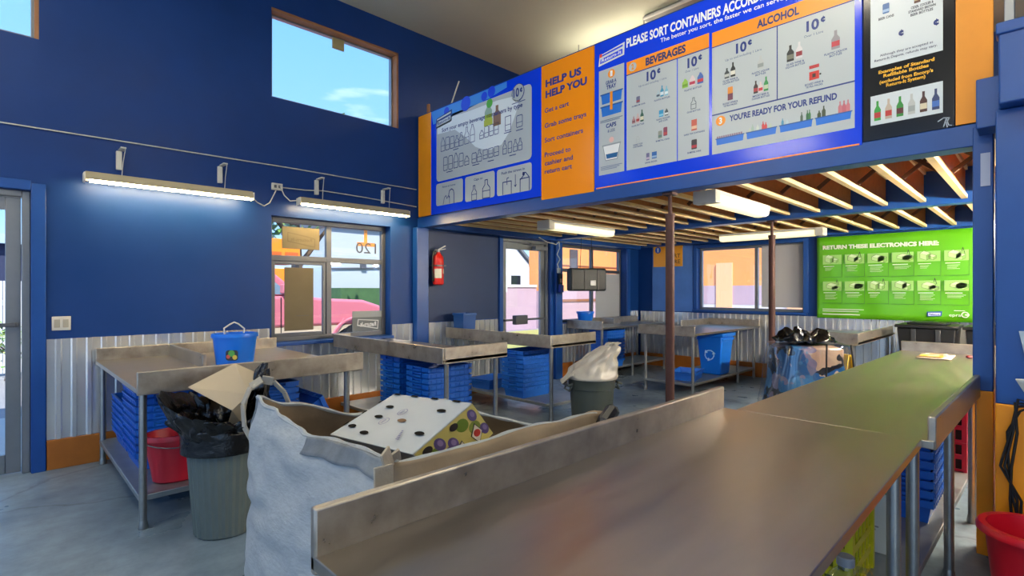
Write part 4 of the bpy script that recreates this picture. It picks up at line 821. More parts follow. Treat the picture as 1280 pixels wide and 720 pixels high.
# black carts by the banner
for k, y in enumerate((1.02, .36)):
    r = thing('black_cart', ('black wheeled cart with a flat lid under the banner logos' if k == 0 else 'black wheeled cart behind the blue post under the banner end'), 'cart', (8.45, y, 0), group='black carts under the banner')
    b = MB(); b.hexa(rr_(.22, .22, .06)+rr_(.28, .29, .98)); b.build('body', BLK, r, bevel=.015)
    b = MB(); b.box(-.31, .31, -.315, .315, .982, 1.02); b.box(-.2, .2, -.2, .2, 1.02, 1.05); b.build('lid', BLK, r, bevel=.012)
    b = MB()
    for q in (-.12, .12): b.bar((-.285, q, .70), (-.30, q, .97), .05, .03)
    b.build('rib', mat('worn_black', '#3a3d42', .4), r, bevel=.006)
    for q in (-.22, .22):
        b = MB(); b.tube([(.2, q-.02, .09), (.2, q+.02, .09)], .09, 16); b.build('wheel', BLK, r)

# ================================================================== BULK BAG WITH CARTON
FAB = mat('woven_white_fabric', '#a6abae', .5, var=.4, scale=26, col2='#747b80', bump=.35, stretch=(1, 1, 3))
LIN = mat('bag_lining', '#8d7a62', .65, var=.4, scale=9, bump=.3)
WEB = mat('webbing', '#a69c8c', .7, bump=.4, scale=60)
r = thing('bulk_bag', 'large open white woven bulk bag holding a carton beside the near counter', 'bulk bag', (1.24, 1.74, 0))
HX, HY, CRN = .50, .545, .10
def per(u):
    """rounded rectangle, u=0 at the corner toward the camera, going round by the open floor"""
    seg = [(-HX, -HY), (-HX, HY), (HX, HY), (HX, -HY)]; k = u*4; i = int(k) % 4; t_ = k-int(k)
    a_, c_ = Vector(seg[i]), Vector(seg[(i+1) % 4]); p = a_.lerp(c_, t_)
    d = min(t_, 1-t_)
    s_ = max(0, 1-d/.12)**2*.05; p *= (1-s_*.9)
    n_ = Vector(((-1, 0), (0, 1), (1, 0), (0, -1))[i]); return p, n_, i, t_
def ztop(u):
    pts = [(0, .985), (.04, .985), (.125, .965), (.21, .99), (.25, 1.015), (.29, .96), (.375, .86), (.5, .86), (.56, .84), (.7, .845), (.75, .96), (.80, .985), (.88, .995), (.96, .99), (1, .985)]
    for p, q in zip(pts, pts[1:]):
        if p[0] <= u <= q[0]:
            t_ = (u-p[0])/(q[0]-p[0]); t_ = t_*t_*(3-2*t_); return p[1]+(q[1]-p[1])*t_
def bag(inset):
    def fn(u, v):
        p, n_, i, t_ = per(u % 1); zt = ztop(u % 1)
        bl = .055*math.sin(PI*min(1, v))*math.sin(PI*t_)**.7 + .02*math.sin(PI*t_)
        wr = noise.noise(Vector((p.x*3, p.y*3, v*6)))*.02*(.3+v)+noise.noise(Vector((p.x*9, p.y*9, v*14)))*.010+.005*math.sin(46*(v+p.y*.45)+5*noise.noise(Vector((p.x*4, p.y*4, v*4))))*min(1, v*1.5)
        if v > .93: bl -= .03*(v-.93)/.07*math.sin(PI*t_)
        q = p*(1+.05*(1-v))+n_*(bl+wr-inset); return (q.x, q.y, .01+(zt-.01)*v)
    return fn
b = MB(); b.grid(bag(0), 120, 70, True); b.add([(-HX+.1, -HY+.1, .012), (HX-.1, -HY+.1, .012), (HX-.1, HY-.1, .012), (-HX+.1, HY-.1, .012)], [(0, 1, 2, 3)]); b.build('bag_wall', FAB, r, smooth=60)
b = MB(); b.grid(bag(.010), 96, 30, True); b.build('lining', LIN, r, smooth=60)
b = MB(); fn = bag(.005); pts = [Vector(fn(k/120, 1)) for k in range(121)]; b.tube(pts, [.008+.002*math.sin(k*1.3) for k in range(121)], 6, caps=False); b.build('rim_hem', FAB, r)
FOLD = mat('soiled_fabric', '#7f858a', .6, var=.7, scale=9, col2='#3c3f45', bump=.6)
def fold(u0, u1, wd, m):
    b = MB(); fb = bag(-.012)
    def fn2(a_, v):
        u = u0+(u1-u0)*a_; zt = ztop(u % 1); k = wd*(.75+.5*noise.noise(Vector((u*22, 1, 3)))); q = Vector(fb(u, 1-v*k/zt)); q.z += .006-.004*v; return q
    b.grid(fn2, 60, 6); b.build('rim_fold', m, r, smooth=60, solid=.003)
fold(.74, 1.0, .10, LIN); fold(.0, .115, .06, FOLD); fold(.26, .50, .07, LIN)
b = MB(); fs_ = bag(-.004); b.tube([fs_(.248, k/20) for k in range(21)], .006, 6); b.build('side_seam', FOLD, r)
def webb(pts, w_=.05, t_=.006, up=(0, 0, 1)):
    b = MB(); 
    for p, q in zip(pts, pts[1:]): b.bar(p, q, w_, t_, up)
    b.build('lifting_loop', WEB, r, bevel=.002)
webb([(-.47, .56, .80), (-.50, .60, .88), (-.50, .62, .97), (-.47, .62, 1.04), (-.43, .60, 1.07), (-.39, .58, 1.06), (-.35, .565, 1.01), (-.33, .555, .95)], .04, .008, (1, 0, 0))
webb([(-.53, -.55, .84), (-.53, -.55, 1.0), (-.49, -.52, 1.012), (-.46, -.49, .95)], .055, .008, (0, 1, 0))
b = MB(); b.grid(lambda u, v: (.44+.07*math.cos(2*PI*u)*math.sin(PI*v)*(1+.5*noise.noise(Vector((u*9, v*5, 1)))), -.50+.05*math.sin(2*PI*u)*math.sin(PI*v), .945-.03*math.cos(PI*v)), 20, 10, True); b.build('gathered_corner', LIN, r)
b = MB(); b.tube([(.36, -.56, .90), (.40, -.575, .955), (.45, -.57, .985), (.50, -.54, .97), (.52, -.50, .92)], [.02, .028, .026, .03, .02], 8); b.build('black_strap', BLK, r)
b = MB(); b.grid(lambda u, v: (-.44+.88*u, -.46+.94*v, .57+.10*noise.noise(Vector((u*3, v*3, 4)))+.04*noise.noise(Vector((u*9, v*9, 1)))+.05*math.exp(-((u-.5)**2+(v-.5)**2)*9)), 40, 40)
o = b.build('scrap_cardboard', CARD, smooth=30, loc=(1.24, 1.74, 0)); o['kind'] = 'stuff'; tag(o, 'loose brown scrap cardboard filling the bulk bag under the carton', 'cardboard')
# carton lying in the bag
r = thing('fruit_carton', 'flattened white carton with vent holes and printed fruit side lying in the bulk bag', 'carton', (1.25, 1.75, .72))
D_ = Vector((.95, 1.42, .925)); e1 = Vector((-.025, .53, -.035)); e2 = Vector((.40, .178, .078)); dn = Vector((.18, .07, -.17)); O_ = Vector((1.25, 1.75, .72))
b = MB(); q = [D_, D_+e1, D_+e1+e2, D_+e2]; b.hexa([p+dn-O_ for p in q]+[p-O_ for p in q]); b.f = b.f; b.build('carton_body', mat('white_carton', '#aab3bd', .55, var=.12, scale=5), r, bevel=.004)
U, V = e2.normalized(), e1.normalized(); N = e2.cross(e1).normalized(); N = N if N.z > 0 else -N
a = Art(D_-O_+N*.003, U, V, N); hole = mat('dark_vent_slot', '#0b0a09', .85, spec=.1)
def slot(u, v, w_=.055, h=.022, c=hole): a.poly([(u+w_/2*math.cos(2*PI*k/14)*abs(math.cos(2*PI*k/14))**.2, v+h/2*math.sin(2*PI*k/14)) for k in range(14)], c, 2)
for u, v in ((.13, .07), (.33, .10), (.06, .35), (.20, .24), (.20, .40), (.30, .42), (.09, .47)): slot(u, v, .03, .055, hole if (u, v) != (.20, .24) else pm('#6f5236', .8))
for v in (.06, .2, .34, .47): a.rect(.425, v, .443, v+.045, hole, 2)
for u in (.08, .2, .32): a.rect(u, .520, u+.035, .531, hole, 2)
ink = '#5a5f98'
for u, v in ((.17, .33), (.27, .30)): a.line([(u+.03*math.cos(k*PI/6), v+.022*math.sin(k*PI/6)) for k in range(12)], .004, ink, 2, True); a.bars(u-.02, v+.004, u+.02, .004, 2, ink, 2)
for k in range(6): a.rect(.06+.012*k, .13+.006*k, .068+.012*k, .15+.004*k, ink, 2)
a.build('vent_holes', r)
SN = e2.cross(dn).normalized(); SN = SN if SN.y < 0 else -SN
U2 = e2.normalized(); V2 = (dn-U2*dn.dot(U2)).normalized(); sk = dn.dot(U2)/dn.dot(V2)
a = Art(D_-O_+SN*.003, U2, V2, SN); Hs = dn.dot(V2)
def sp(u, v): return (u+sk*v, v)
def ell(u, v, rx, ry, c, l): a.poly([sp(u+rx*math.cos(2*PI*k/16), v+ry*math.sin(2*PI*k/16)) for k in range(16)], c, l)
LEN = e2.length
a.poly([sp(.004, .004), sp(LEN-.004, .004), sp(LEN-.004, Hs-.004), sp(.004, Hs-.004)], '#c9bd6c', 1)
for u, v, c in ((.08, .07, '#6f8a2c'), (.16, .15, '#7f9a34'), (.30, .05, '#6b8a2a'), (.36, .10, '#84953a'), (.25, .2, '#93a04a'), (.05, .17, '#86963c')): ell(u, v, .045, .03, c, 2)
for u, v in ((.13, .045), (.19, .085), (.15, .11), (.39, .045), (.41, .14), (.10, .2)): ell(u, v, .032, .03, '#5a4a86', 3); ell(u+.005, v-.004, .016, .015, '#8a7ab0', 4)
for u in (.06, .25): ell(u, .028, .03, .016, '#221d22', 5)
a.poly([sp(.13, .13), sp(.24, .10), sp(.24, .14), sp(.13, .17)], '#2a2438', 3); a.poly([sp(.134, .136), sp(.236, .107), sp(.236, .134), sp(.134, .163)], '#d9d2c4', 4)
a.poly([sp(.30, .12), sp(.37, .08), sp(.39, .14), sp(.32, .18)], '#2a3a2a', 3); a.poly([sp(.305, .124), sp(.367, .088), sp(.385, .138), sp(.324, .174)], '#dfd8c8', 4); ell(.347, .128, .026, .018, '#c93a34', 5)
a.build('fruit_print', r)

# ================================================================== CLEAR BAG, LADDER, CRATES, SMALL THINGS
def vor(name, cols, scale):
    m = bpy.data.materials.new(name); m.use_nodes = True; t = m.node_tree; p = t.nodes['Principled BSDF']; p.inputs['Roughness'].default_value = .4
    tc = t.nodes.new('ShaderNodeTexCoord'); v = t.nodes.new('ShaderNodeTexVoronoi'); v.inputs['Scale'].default_value = scale; nz = t.nodes.new('ShaderNodeTexNoise'); nz.inputs['Scale'].default_value = scale*.7
    mx = t.nodes.new('ShaderNodeMix'); mx.data_type = 'RGBA'; mx.inputs['Factor'].default_value = .35
    r_ = t.nodes.new('ShaderNodeValToRGB'); r_.color_ramp.interpolation = 'CONSTANT'; s = t.nodes.new('ShaderNodeSeparateColor')
    t.links.new(tc.outputs['Object'], nz.inputs['Vector']); t.links.new(tc.outputs['Object'], mx.inputs['A']); t.links.new(nz.outputs['Color'], mx.inputs['B']); t.links.new(mx.outputs['Result'], v.inputs['Vector'])
    t.links.new(v.outputs['Color'], s.inputs[0]); t.links.new(s.outputs[0], r_.inputs[0]); t.links.new(r_.outputs[0], p.inputs['Base Color'])
    el = r_.color_ramp.elements; el[0].position = 0; el[0].color = lin(cols[0]); el[1].position = 1/len(cols); el[1].color = lin(cols[1])
    for i, c in enumerate(cols[2:]): e_ = el.new((i+2)/len(cols)); e_.color = lin(c)
    return m
r = thing('refuse_bag', 'big clear plastic bag of mixed rubbish standing beyond the counter', 'rubbish bag', (5.72, 1.66, 0), math.radians(-44.6))
def blob(sx_, sy_, h, amp, seed):
    def fn(u, v):
        a_ = 2*PI*u; k = abs(math.cos(a_))**4+abs(math.sin(a_))**4; rr = k**(-.25); tp = 1.24-.32*v
        if v > .93: tp *= 1-(v-.93)/.07*.75
        n_ = noise.noise(Vector((math.cos(a_)*2+seed, math.sin(a_)*2, v*4)))*amp
        return ((sx_*rr*tp+n_)*math.cos(a_)*1, (sy_*rr*tp+n_)*math.sin(a_), h*min(1, v/.95))
    return fn
b = MB(); b.grid(blob(.30, .26, .92, .03, 3), 48, 24, True); b.build('packed_rubbish', vor('rubbish_mix', ['#121317', '#b89a82', '#1a5288', '#16181c', '#2f6c9c', '#0f1014', '#15171c', '#77718c'], 7.5), r, smooth=60)
b = MB(); b.grid(blob(.335, .30, .955, .035, 9), 48, 24, True); b.build('clear_film', clear('bag_film', (.9, .93, .96), .13, .1), r, smooth=60)
b = MB()
def crest(u, v):
    a_ = 2*PI*u; z = .95+.09*math.sin(PI*min(1, v*1.1))*(1+.4*math.sin(a_*5)); R = .27*(1-v)+.015
    n_ = noise.noise(Vector((math.cos(a_)*5, math.sin(a_)*5, v*6)))*.05
    return ((R+n_)*math.cos(a_), (R*.8+n_)*math.sin(a_), z+n_)
b.grid(crest, 40, 10, True); b.build('black_liner', BAGB, r, solid=.002)
b = MB(); b.tube([(.02, -.325, .95), (.0, -.35, .5), (-.02, -.365, .02)], .008, 6); b.tube([(.26, -.30, .94), (.30, -.33, .5), (.33, -.35, .02)], .008, 6); b.build('fold', BLK, r)
YEL = mat('yellow_plastic', '#d8b01c', .4); YEL2 = mat('lime_crate_plastic', '#d6cc1a', .4)
r = thing('folding_sign', 'yellow folding floor sign leaning behind the clear rubbish bag', 'floor sign', (6.56, 1.53, 0), math.radians(-30))
for s_ in (-1, 1):
    b = MB(); b.hexa([(s_*.18-.008, -.14, 0), (s_*.18+.008, -.14, 0), (s_*.18+.008, .14, 0), (s_*.18-.008, .14, 0), (s_*.012-.008, -.09, .76), (s_*.012+.008, -.09, .76), (s_*.012+.008, .09, .76), (s_*.012-.008, .09, .76)]); b.build('panel', YEL, r, bevel=.004)
def crate(name, label, loc, L, W, H, m, group=None, rz=0):
    r = thing(name, label, 'crate', loc, rz, group); b = MB(); t_ = .01; n = max(2, int(H/.07))
    b.box(-L/2, L/2, -W/2, W/2, 0, t_)
    for x in (-L/2, L/2):
        for y in (-W/2, W/2): b.box(x-.014, x+.014, y-.014, y+.014, 0, H)
    for z in [H*k/n for k in range(n+1)]:
        z0, z1 = max(0, z-.016), min(H, z+.016)
        for y in (-W/2, W/2): b.box(-L/2, L/2, y-t_/2, y+t_/2, z0, z1)
        for x in (-L/2, L/2): b.box(x-t_/2, x+t_/2, -W/2, W/2, z0, z1)
    for k in range(1, 6):
        for y in (-W/2, W/2): b.box(-L/2+L*k/6-.008, -L/2+L*k/6+.008, y-t_*.4, y+t_*.4, 0, H)
        for x in (-L/2, L/2): b.box(x-t_*.4, x+t_*.4, -W/2+W*k/6-.008, -W/2+W*k/6+.008, 0, H)
    b.build('crate_body', m, r, smooth=0)
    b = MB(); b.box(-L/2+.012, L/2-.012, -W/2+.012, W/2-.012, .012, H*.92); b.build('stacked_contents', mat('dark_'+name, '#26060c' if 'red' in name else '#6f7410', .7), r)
    for s_ in (-1, 1):
        b = MB(); b.box(s_*L/2-.012, s_*L/2+.012, -.06, .06, H-.05, H-.012); b.build('handle', m, r)
    return r
RC = mat('crimson_crate', '#b4123a', .4)
for k in range(3): crate('red_crate', 'crimson crate %s of the crate stack under the long counter' % ('at the bottom', 'in the middle', 'at the top')[k], (4.95, .55, .201+k*.202), .42, .34, .20, RC, 'crimson crates under the counter')
crate('yellow_crate', 'lime yellow crate on the shelf between the two counter tables', (2.64, .70, .201), .36, .30, .27, YEL2)
r = thing('pantry_box', 'white box with a green top beside the yellow crate', 'box', (3.06, .60, .201))
b = MB(); b.box(-.07, .07, -.11, .11, 0, .30); b.build('carton_body', pm('#cfd0c4', .5), r, bevel=.003)
b = MB(); b.box(-.0705, .0705, -.1105, .1105, .285, .302); b.build('green_top', pm('#3f8f4a', .5), r)
a = Art((-.0712, .1, 0), (0, -1, 0), (0, 0, 1), (-1, 0, 0)); a.rrect(.07, .17, .13, .23, '#20242a', 1, .01); a.bars(.05, .12, .15, .008, 3, '#8f8f88', 1); a.build('print', r)
r = thing('plastic_jug', 'empty clear plastic jug with a grey cap on the counter shelf', 'jug', (2.18, .50, .201))
b = MB(); b.lathe([(.06, 0), (.078, .01), (.08, .02), (.08, .15), (.075, .18), (.05, .225), (.026, .25), (.024, .27)], 24); b.build('jug_body', clear('jug_plastic', (.93, .94, .93), .15, .08), r)
b = MB(); b.lathe([(.029, .262), (.029, .29), (.026, .294)], 20); b.build('cap', pm('#8a8d92'), r)
b = MB(); b.tube([(.03, -.03, .245), (.06, -.055, .235), (.082, -.07, .19), (.075, -.06, .13)], .011, 8); b.build('handle', clear('jug_plastic'), r)
b = MB(); b.grid(lambda u, v: (.34*u-.17, .22*v-.11, .004+.006*math.sin(u*6)*math.sin(v*3)+.003*u), 12, 8); o = b.build('paper_bag', pm('#d8cdb4', .5), solid=.004, loc=(5.50, .62, .902)); tag(o, 'flat printed paper packet on the far end of the counter', 'packet')
a = Art((-.17, -.11, .016), (1, 0, 0), (0, 1, 0), (0, 0, 1)); a.rect(.02, .05, .16, .20, '#d8a62a', 1); a.rect(.19, .04, .31, .19, '#e3d9c8', 1); a.rect(.21, .07, .29, .16, '#c07a4a', 2); a.rect(.05, .08, .12, .16, '#f0e0a0', 2); a.build('print', o)
b = MB(); b.sphere((0, 0, .012), (.035, .025, .012), 10, 6); o = b.build('red_wrapper', mat('red_wrapper', '#7a2a2c', .5), loc=(5.62, .42, .899)); tag(o, 'small crumpled red wrapper beside the paper packet on the counter', 'wrapper')
# things on the pier
r = thing('cable_bundle', 'bundle of black cables hanging down the orange pier', 'cables', (3.58, .09, .5))
for k, (o1, o2) in enumerate(((.0, .0), (.02, .015), (.035, -.01), (.012, .03))):
    b = MB(); b.tube([(-.01-.004*k, -.07-o1, .40), (-.02-.006*k, -.01+o1*.5, .36+.02*k), (-.016, .035-o1, .25), (-.014-.005*k, .03+o2, .08), (-.015, .015-o2, -.08), (-.012, -.02+o1, -.25), (-.012, -.03-o2, -.44)], .006, 6); b.build('cable', CABLE, r)
r = thing('paper_leaflets', 'white folded leaflets stuck in a holder on the blue pier', 'leaflets', (3.585, .04, .94))
b = MB(); b.hexa([(-.01, .02, 0), (.012, .02, 0), (.012, -.10, 0), (-.01, -.10, 0), (-.05, .055, .075), (-.044, .055, .08), (-.03, -.12, .09), (-.036, -.12, .085)]); b.build('leaflet', pm('#d4d6cc', .5), r)
b = MB(); b.hexa([(-.012, .0, .0), (.01, .0, 0), (.01, -.10, 0), (-.012, -.10, 0), (-.065, .02, .03), (-.06, .02, .034), (-.05, -.1, .05), (-.055, -.1, .045)]); b.build('leaflet', pm('#9fb76a', .5), r)
r = thing('document_pocket', 'clear pocket of papers pinned on the blue pier above the leaflets', 'pocket', (3.588, .02, 1.05))
b = MB(); b.hexa([(-.012, .03, 0), (.004, .03, 0), (.004, -.12, .0), (-.012, -.12, 0), (-.012, .065, .20), (.004, .065, .20), (.004, -.12, .21), (-.012, -.12, .21)]); b.k = 1; b.hexa([(-.016, .03, .03), (-.013, .03, .03), (-.013, -.1, .02), (-.016, -.1, .02), (-.016, .045, .19), (-.013, .045, .19), (-.013, -.1, .2), (-.016, -.1, .2)]); b.build('sleeve', [pm('#a9b9c8', .25), pm('#c9bda4', .5)], r, bevel=.003)
b = MB(); b.box(-.002, .002, -.02, .02, 0, .18); o = b.build('notice', pm('#a9b4d0', .5), loc=(XF-.034, .222, 2.02)); tag(o, 'narrow pale notice on the blue post beside the banner', 'notice')

# ================================================================== OUTSIDE
ASPH = mat('asphalt', '#8f8f92', .85, var=.3, scale=3); GRS = mat('dry_grass', '#a8a05a', .9, var=.5, scale=5, col2='#6f7f3a'); WALK = mat('pale_paving', '#c3c0b8', .85, var=.2, scale=2)
b = MB(); b.box(-45, 60, -45, 60, -.3, -.125); struct('ground_outside', b, ASPH, smooth=0)
b = MB(); b.box(-8, 20, YL+.23, 8.4, -.14, -.02); struct('ground_paving', b, WALK, smooth=0)
b = MB(); b.box(9.5, 24, 9.6, 13.6, -.14, -.05); struct('ground_verge', b, GRS, smooth=0)
OBW = mat('orange_cladding', '#f0995a', .6, var=.1, scale=2); MAU = mat('mauve_cladding', '#b39aa8', .6, var=.15, scale=2); PALE = mat('pale_cladding', '#c9c6c8', .6)
r = thing('orange_building', 'orange building with mauve lower walls beyond the tall window', 'building', (22.6, 17, -.12))
b = MB(); b.box(-6.6, 9, -3, -1.8, 1.55, 5.6); b.build('upper_wall', OBW, r); b = MB(); b.box(-6.6, 9, -3.02, -1.8, 0, 1.55); b.build('lower_wall', MAU, r)
b = MB(); b.box(-6.7, 9.1, -3.1, -1.7, 5.6, 5.8); b.build('roof', ALUD, r)
b = MB()
for k in range(3): b.box(-6.6, 9, -3.04, -3.0, 2.6+k*.9, 2.64+k*.9)
b.box(-6.6, 9, -3.06, -3.0, 1.1, 1.2); b.build('cladding_seam', mat('seam', '#8a5a3c', .7), r)
b = MB(); b.box(-5.4, -4.9, -3.06, -2.98, 2.4, 3.3); b.build('louvre', ALUD, r)
r = thing('orange_shed', 'orange fronted building facing the back window', 'building', (19.5, 6, -.12))
b = MB(); b.box(0, 5, -4, 5.0, 1.75, 4.6); b.build('upper_wall', OBW, r); b = MB(); b.box(-.03, 5, -4, 5.0, 1.05, 1.75); b.build('band', MAU, r); b = MB(); b.box(-.02, 5, -4, 5.0, 0, 1.05); b.build('lower_wall', PALE, r)
b = MB(); b.box(-.08, .02, -1.6, .2, .9, 4.0); b.box(-.08, .02, 2.1, 2.7, 0, 2.6); b.build('pale_panel', pm('#f2b48a', .5), r); b = MB(); b.box(-.1, 5.1, -4.1, 5.1, 4.6, 4.8); b.build('roof', ALUD, r)
r = thing('white_building', 'long white clad building beyond the street window', 'building', (14.8, 27, -.12))
b = MB(); b.box(-2, 3.6, 0, 6, 0, 5.0); b.build('wall', pm('#aeb6bb', .6), r); b = MB(); b.prism([(-2.2, 5.0), (3.8, 5.0), (3.8, 5.2), (-2.2, 5.5)], -.2, 6.2, 'y'); b.build('roof', ALUD, r)
b = MB(); b.bar((-1.9, -.05, 2.75), (3.5, -.05, 2.95), .06, .08); b.box(-.2, .1, -.2, 0, 2.8, 3.05); b.box(1.5, 1.8, -.2, 0, 2.85, 3.1); b.build('conduit', ALUD, r)
b = MB(); b.box(-2.1, 3.9, -1.5, -.2, 0, 1.7); b.build('hedge_band', mat('hedge', '#44663a', .9, var=.6, scale=3), r)
r = thing('mauve_wall', 'low mauve street wall beyond the parking sign', 'wall', (13.2, 14.7, -.12))
b = MB(); b.box(-2.7, 2.6, -.1, .1, 0, 1.7); b.build('wall_face', MAU, r); b = MB(); b.box(-2.7, 2.6, -.14, .14, 1.7, 1.8); b.build('coping', PALE, r)
r = thing('white_house', 'small white gabled house beyond the far glass door', 'house', (22.4, 23.2, -.12), .0)
b = MB(); b.box(-2, 2, 0, 4, 0, 3.3); b.prism([(-2, 3.3), (2, 3.3), (0, 4.9)], 0, 4, 'y'); b.build('wall', pm('#dcdfe2', .6), r); b = MB(); b.prism([(-2.3, 3.1), (0, 4.95), (2.3, 3.1), (2.3, 3.3), (0, 5.15), (-2.3, 3.3)], -.2, 4.2, 'y'); b.build('roof', pm('#6f7378', .8), r)
b = MB(); b.box(.4, 1.2, -.04, 0, 1.9, 2.5); b.build('window', BLK, r)
def leafy(name, label, loc, h, R, cols, n=1500, group=None):
    r = thing(name, label, 'tree', loc, 0, group); b = MB()
    b.tube([(0, 0, 0), (.05, .02, h*.35), (0, .1, h*.7)], [R*.09, R*.07, R*.03], 8)
    for k in range(5):
        an = k*1.25; b.tube([(0.03, .02, h*(.3+.06*k)), (math.cos(an)*R*.5, math.sin(an)*R*.5, h*(.55+.06*k))], [R*.04, R*.015], 6)
    b.build('trunk', mat('bark', '#5a4a3a', .9), r)
    b = MB(); rnd = random.Random(len(label))
    cl = [(rnd.uniform(-.6, .6)*R, rnd.uniform(-.6, .6)*R, h*.68+rnd.uniform(-.3, .32)*h*.8, rnd.uniform(.35, .6)*R) for _ in range(11)]
    for k in range(n):
        x, y, z, q = rnd.choice(cl); v = Vector((rnd.gauss(0, 1), rnd.gauss(0, 1), rnd.gauss(0, 1))).normalized()*q*rnd.uniform(.6, 1.05)
        c_ = Vector((x, y, z))+v; s_ = rnd.uniform(.07, .15)*R*.55; d1 = Vector((rnd.gauss(0, 1), rnd.gauss(0, 1), rnd.gauss(0, 1))).normalized()*s_; d2 = d1.orthogonal().normalized()*s_*.6
        b.k = rnd.randrange(len(cols)); b.add([c_-d1, c_+d2, c_+d1, c_-d2], [(0, 1, 2, 3)])
    b.build('crown', [mat('leaf_'+c, c, .6) for c in cols], r, smooth=0)
GC = ['#5f8a3a', '#7fa04a', '#3f6a34', '#a4b86a', '#8fae8a']
leafy('street_tree', 'leafy green tree beyond the street window behind the orange bins', (8.4, 20.6, -.12), 8.0, 3.0, GC, 1800)
leafy('street_tree', 'leafy green tree behind the white house beyond the far glass door', (23.5, 31.5, -.12), 9.5, 3.4, GC, 1600)
leafy('street_tree', 'leafy green tree rising behind the roof of the white building outside', (17.8, 38.5, -.12), 9.5, 3.6, GC, 1500)
r = thing('orange_stack', 'stack of bright orange slatted bins outside behind the red vehicle', 'bins', (4.75, 13.4, -.12))
OS = mat('orange_bin', '#f08a1c', .5)
b = MB()
for k in range(4): b.box(-.62, .62, -.5, .5, k*.72+.06, k*.72+.66)
b.build('bin_body', OS, r, bevel=.02); b = MB()
for k in range(4):
    for j in range(3): b.box(-.55+j*.4, -.25+j*.4, -.53, -.49, k*.72+.14, k*.72+.34)
b.build('slot', pm('#c25a10', .6), r)
# red pickup
r = thing('pickup_truck', 'dusty red pickup parked on the street outside the window', 'vehicle', (3.3, 11.5, -.125)); r.scale = (1.18, 1.18, 1.18)
PK = mat('faded_red_paint', '#c8707e', .35, var=.1, scale=2, coat=.4); TAN = mat('tan_lower_paint', '#b9a890', .5); GLS = mat('vehicle_glass', '#6f8ea0', .08, .0, spec=.9); CHR = mat('chrome', '#c9c9c6', .15, 1.)
def arch(cx, r_, z, n=10): return [(cx-r_*math.cos(PI*k/n), z+r_*math.sin(PI*k/n)) for k in range(n+1)]
up = [(-2.25, .72), (-2.25, 1.22), (-.95, 1.24), (-.55, 1.24), (.95, 1.24), (1.25, 1.20), (2.05, 1.16), (2.40, 1.05), (2.50, .92), (2.50, .72)]
b = MB(); b.prism(up[:2]+up[2:]+[], -.92, .92, 'y'); b.build('body', PK, r, bevel=.05)
lo = [(-2.25, .42), (-2.25, .718)]+[(2.5, .718), (2.52, .45)]+arch(1.62, -.47, .38)+arch(-1.40, -.47, .38)
lo = [(-2.25, .718), (2.5, .718), (2.52, .45), (2.41, .42)]+[(1.93+.47*math.cos(PI*k/10), .40+.30*math.sin(PI*k/10)) for k in range(11)]+[(-.93, .42)]+[(-1.40+.47*math.cos(PI*k/10), .40+.30*math.sin(PI*k/10)) for k in range(11)]+[(-2.2, .42)]
b = MB(); b.prism(lo, -.925, .925, 'y'); b.build('lower_body', TAN, r)
cab = [(-.85, 1.235), (-.70, 1.68), (-.55, 1.76), (.25, 1.76), (.42, 1.70), (.98, 1.235)]
b = MB(); b.prism(cab, -.78, .78, 'y'); b.build('cab', PK, r, bevel=.05)
b = MB(); b.prism([(-.68, 1.27), (-.57, 1.65), (-.15, 1.68), (-.15, 1.27)], -.80, .80, 'y'); b.prism([(-.08, 1.27), (-.08, 1.68), (.26, 1.68), (.75, 1.27)], -.80, .80, 'y'); b.build('side_window', GLS, r)
b = MB(); b.bar((.44, 0, 1.68), (.95, 0, 1.265), 1.35, .03, (0, 0, 1)); b.build('windscreen', GLS, r)
for x in (1.93, -1.40):
    for s_ in (-1, 1):
        b = MB(); b.tube([(x, s_*.70, .37), (x, s_*.93, .37)], .37, 24); w_ = b.build('wheel', BLK, r); b = MB(); b.tube([(x, s_*.92, .37), (x, s_*.945, .37)], .2, 16); b.build('hub', CHR, w_)
b = MB(); b.bar((1.93-.47, -.935, .55), (1.93-.25, -.935, .83), .03, .04); b.tube([(1.93+.5*math.cos(PI*k/12), -.93, .42+.42*math.sin(PI*k/12)) for k in range(13)], .03, 6); b.tube([(-1.40+.5*math.cos(PI*k/12), -.93, .42+.42*math.sin(PI*k/12)) for k in range(13)], .03, 6); b.build('wheel_flare', PK, r)
b = MB(); b.box(2.42, 2.53, -.85, -.45, .86, 1.0); b.box(2.42, 2.53, .45, .85, .86, 1.0); b.build('headlamp', pm('#e8c86a', .2), r); b = MB(); b.box(2.5, 2.6, -.9, .9, .5, .7); b.build('bumper', CHR, r, bevel=.02)
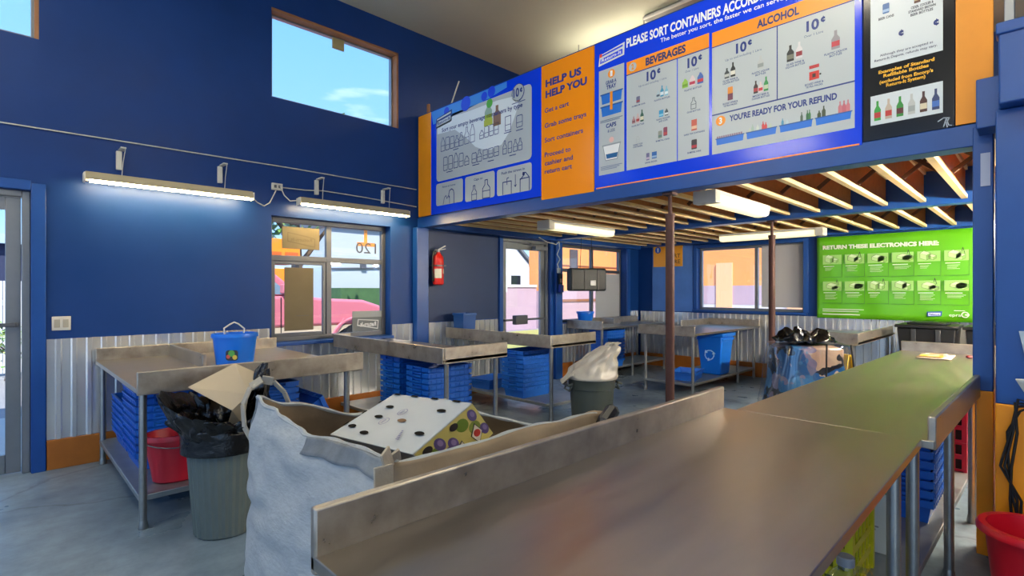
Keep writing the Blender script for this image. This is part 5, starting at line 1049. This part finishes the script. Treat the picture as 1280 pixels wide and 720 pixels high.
b = MB(); b.box(.55, .68, -1.05, -.88, 1.28, 1.44); b.build('mirror', PK, r, bevel=.02); b = MB(); b.box(-.45, -.25, -.94, -.91, 1.08, 1.12); b.build('door_handle', CHR, r); b = MB(); b.box(-.8, -.785, -.928, -.92, .5, 1.22); b.box(.55, .565, -.928, -.92, .5, 1.22); b.build('door_seam', BLK, r)
# no parking sign, fence and board seen through the doors
r = thing('parking_sign', 'white no parking sign on a pole outside the far glass door', 'street sign', (10.75, 11.4, -.05))
b = MB(); b.tube([(0, 0, 0), (0, 0, 2.75)], .035, 8); b.build('pole', OFFW, r)
b = MB(); b.bar((-.22, -.22*-1*.0-.04, 1.55), (-.22, -.04, 1.55001), .01, .01) if 0 else b.box(-.24, .24, -.05, -.04, 1.45, 2.2); b.build('plate', pm('#e3e4e2', .4), r)
a = Art((-.24, -.0505, 1.45), (1, 0, 0), (0, 0, 1), (0, -1, 0)); a.circ(.24, .48, .19, '#c83a3a', 1); a.circ(.24, .48, .145, '#e3e4e2', 2); a.text('P', .18, .39, .30, .18, '#20242a', 3, .03); a.line([(.12, .60), (.36, .36)], .03, '#c83a3a', 4); a.bars(.10, .18, .38, .03, 2, '#7a7f84', 1); a.build('symbol', r)
r = thing('board_fence', 'white board fence outside the first glass door', 'fence', (-1.9, 13.4, -.125))
b = MB()
for k in range(30): b.box(-3+k*.2, -2.81+k*.2, -.015, .015, .05, 1.75)
b.build('boards', pm('#cfd6da', .6), r); b = MB(); b.box(-3, 3, .016, .06, .4, .5); b.box(-3, 3, .016, .06, 1.3, 1.4); b.build('rail', pm('#b9bfc4', .6), r)
r = thing('dark_shed', 'dark blue shed with a pale roof beyond the white fence', 'shed', (-1.9, 16, -.125))
b = MB(); b.box(-3, 2.4, 0, 3, 0, 2.6); b.build('wall', pm('#2c3350', .6), r); b = MB(); b.box(-3.2, 2.6, -.2, 3.2, 2.6, 2.8); b.build('roof', pm('#a9c4d8', .6), r)
leafy('low_shrub', 'small green shrub at the foot of the white fence', (.15, 12.6, -.12), 1.0, .5, GC, 400)
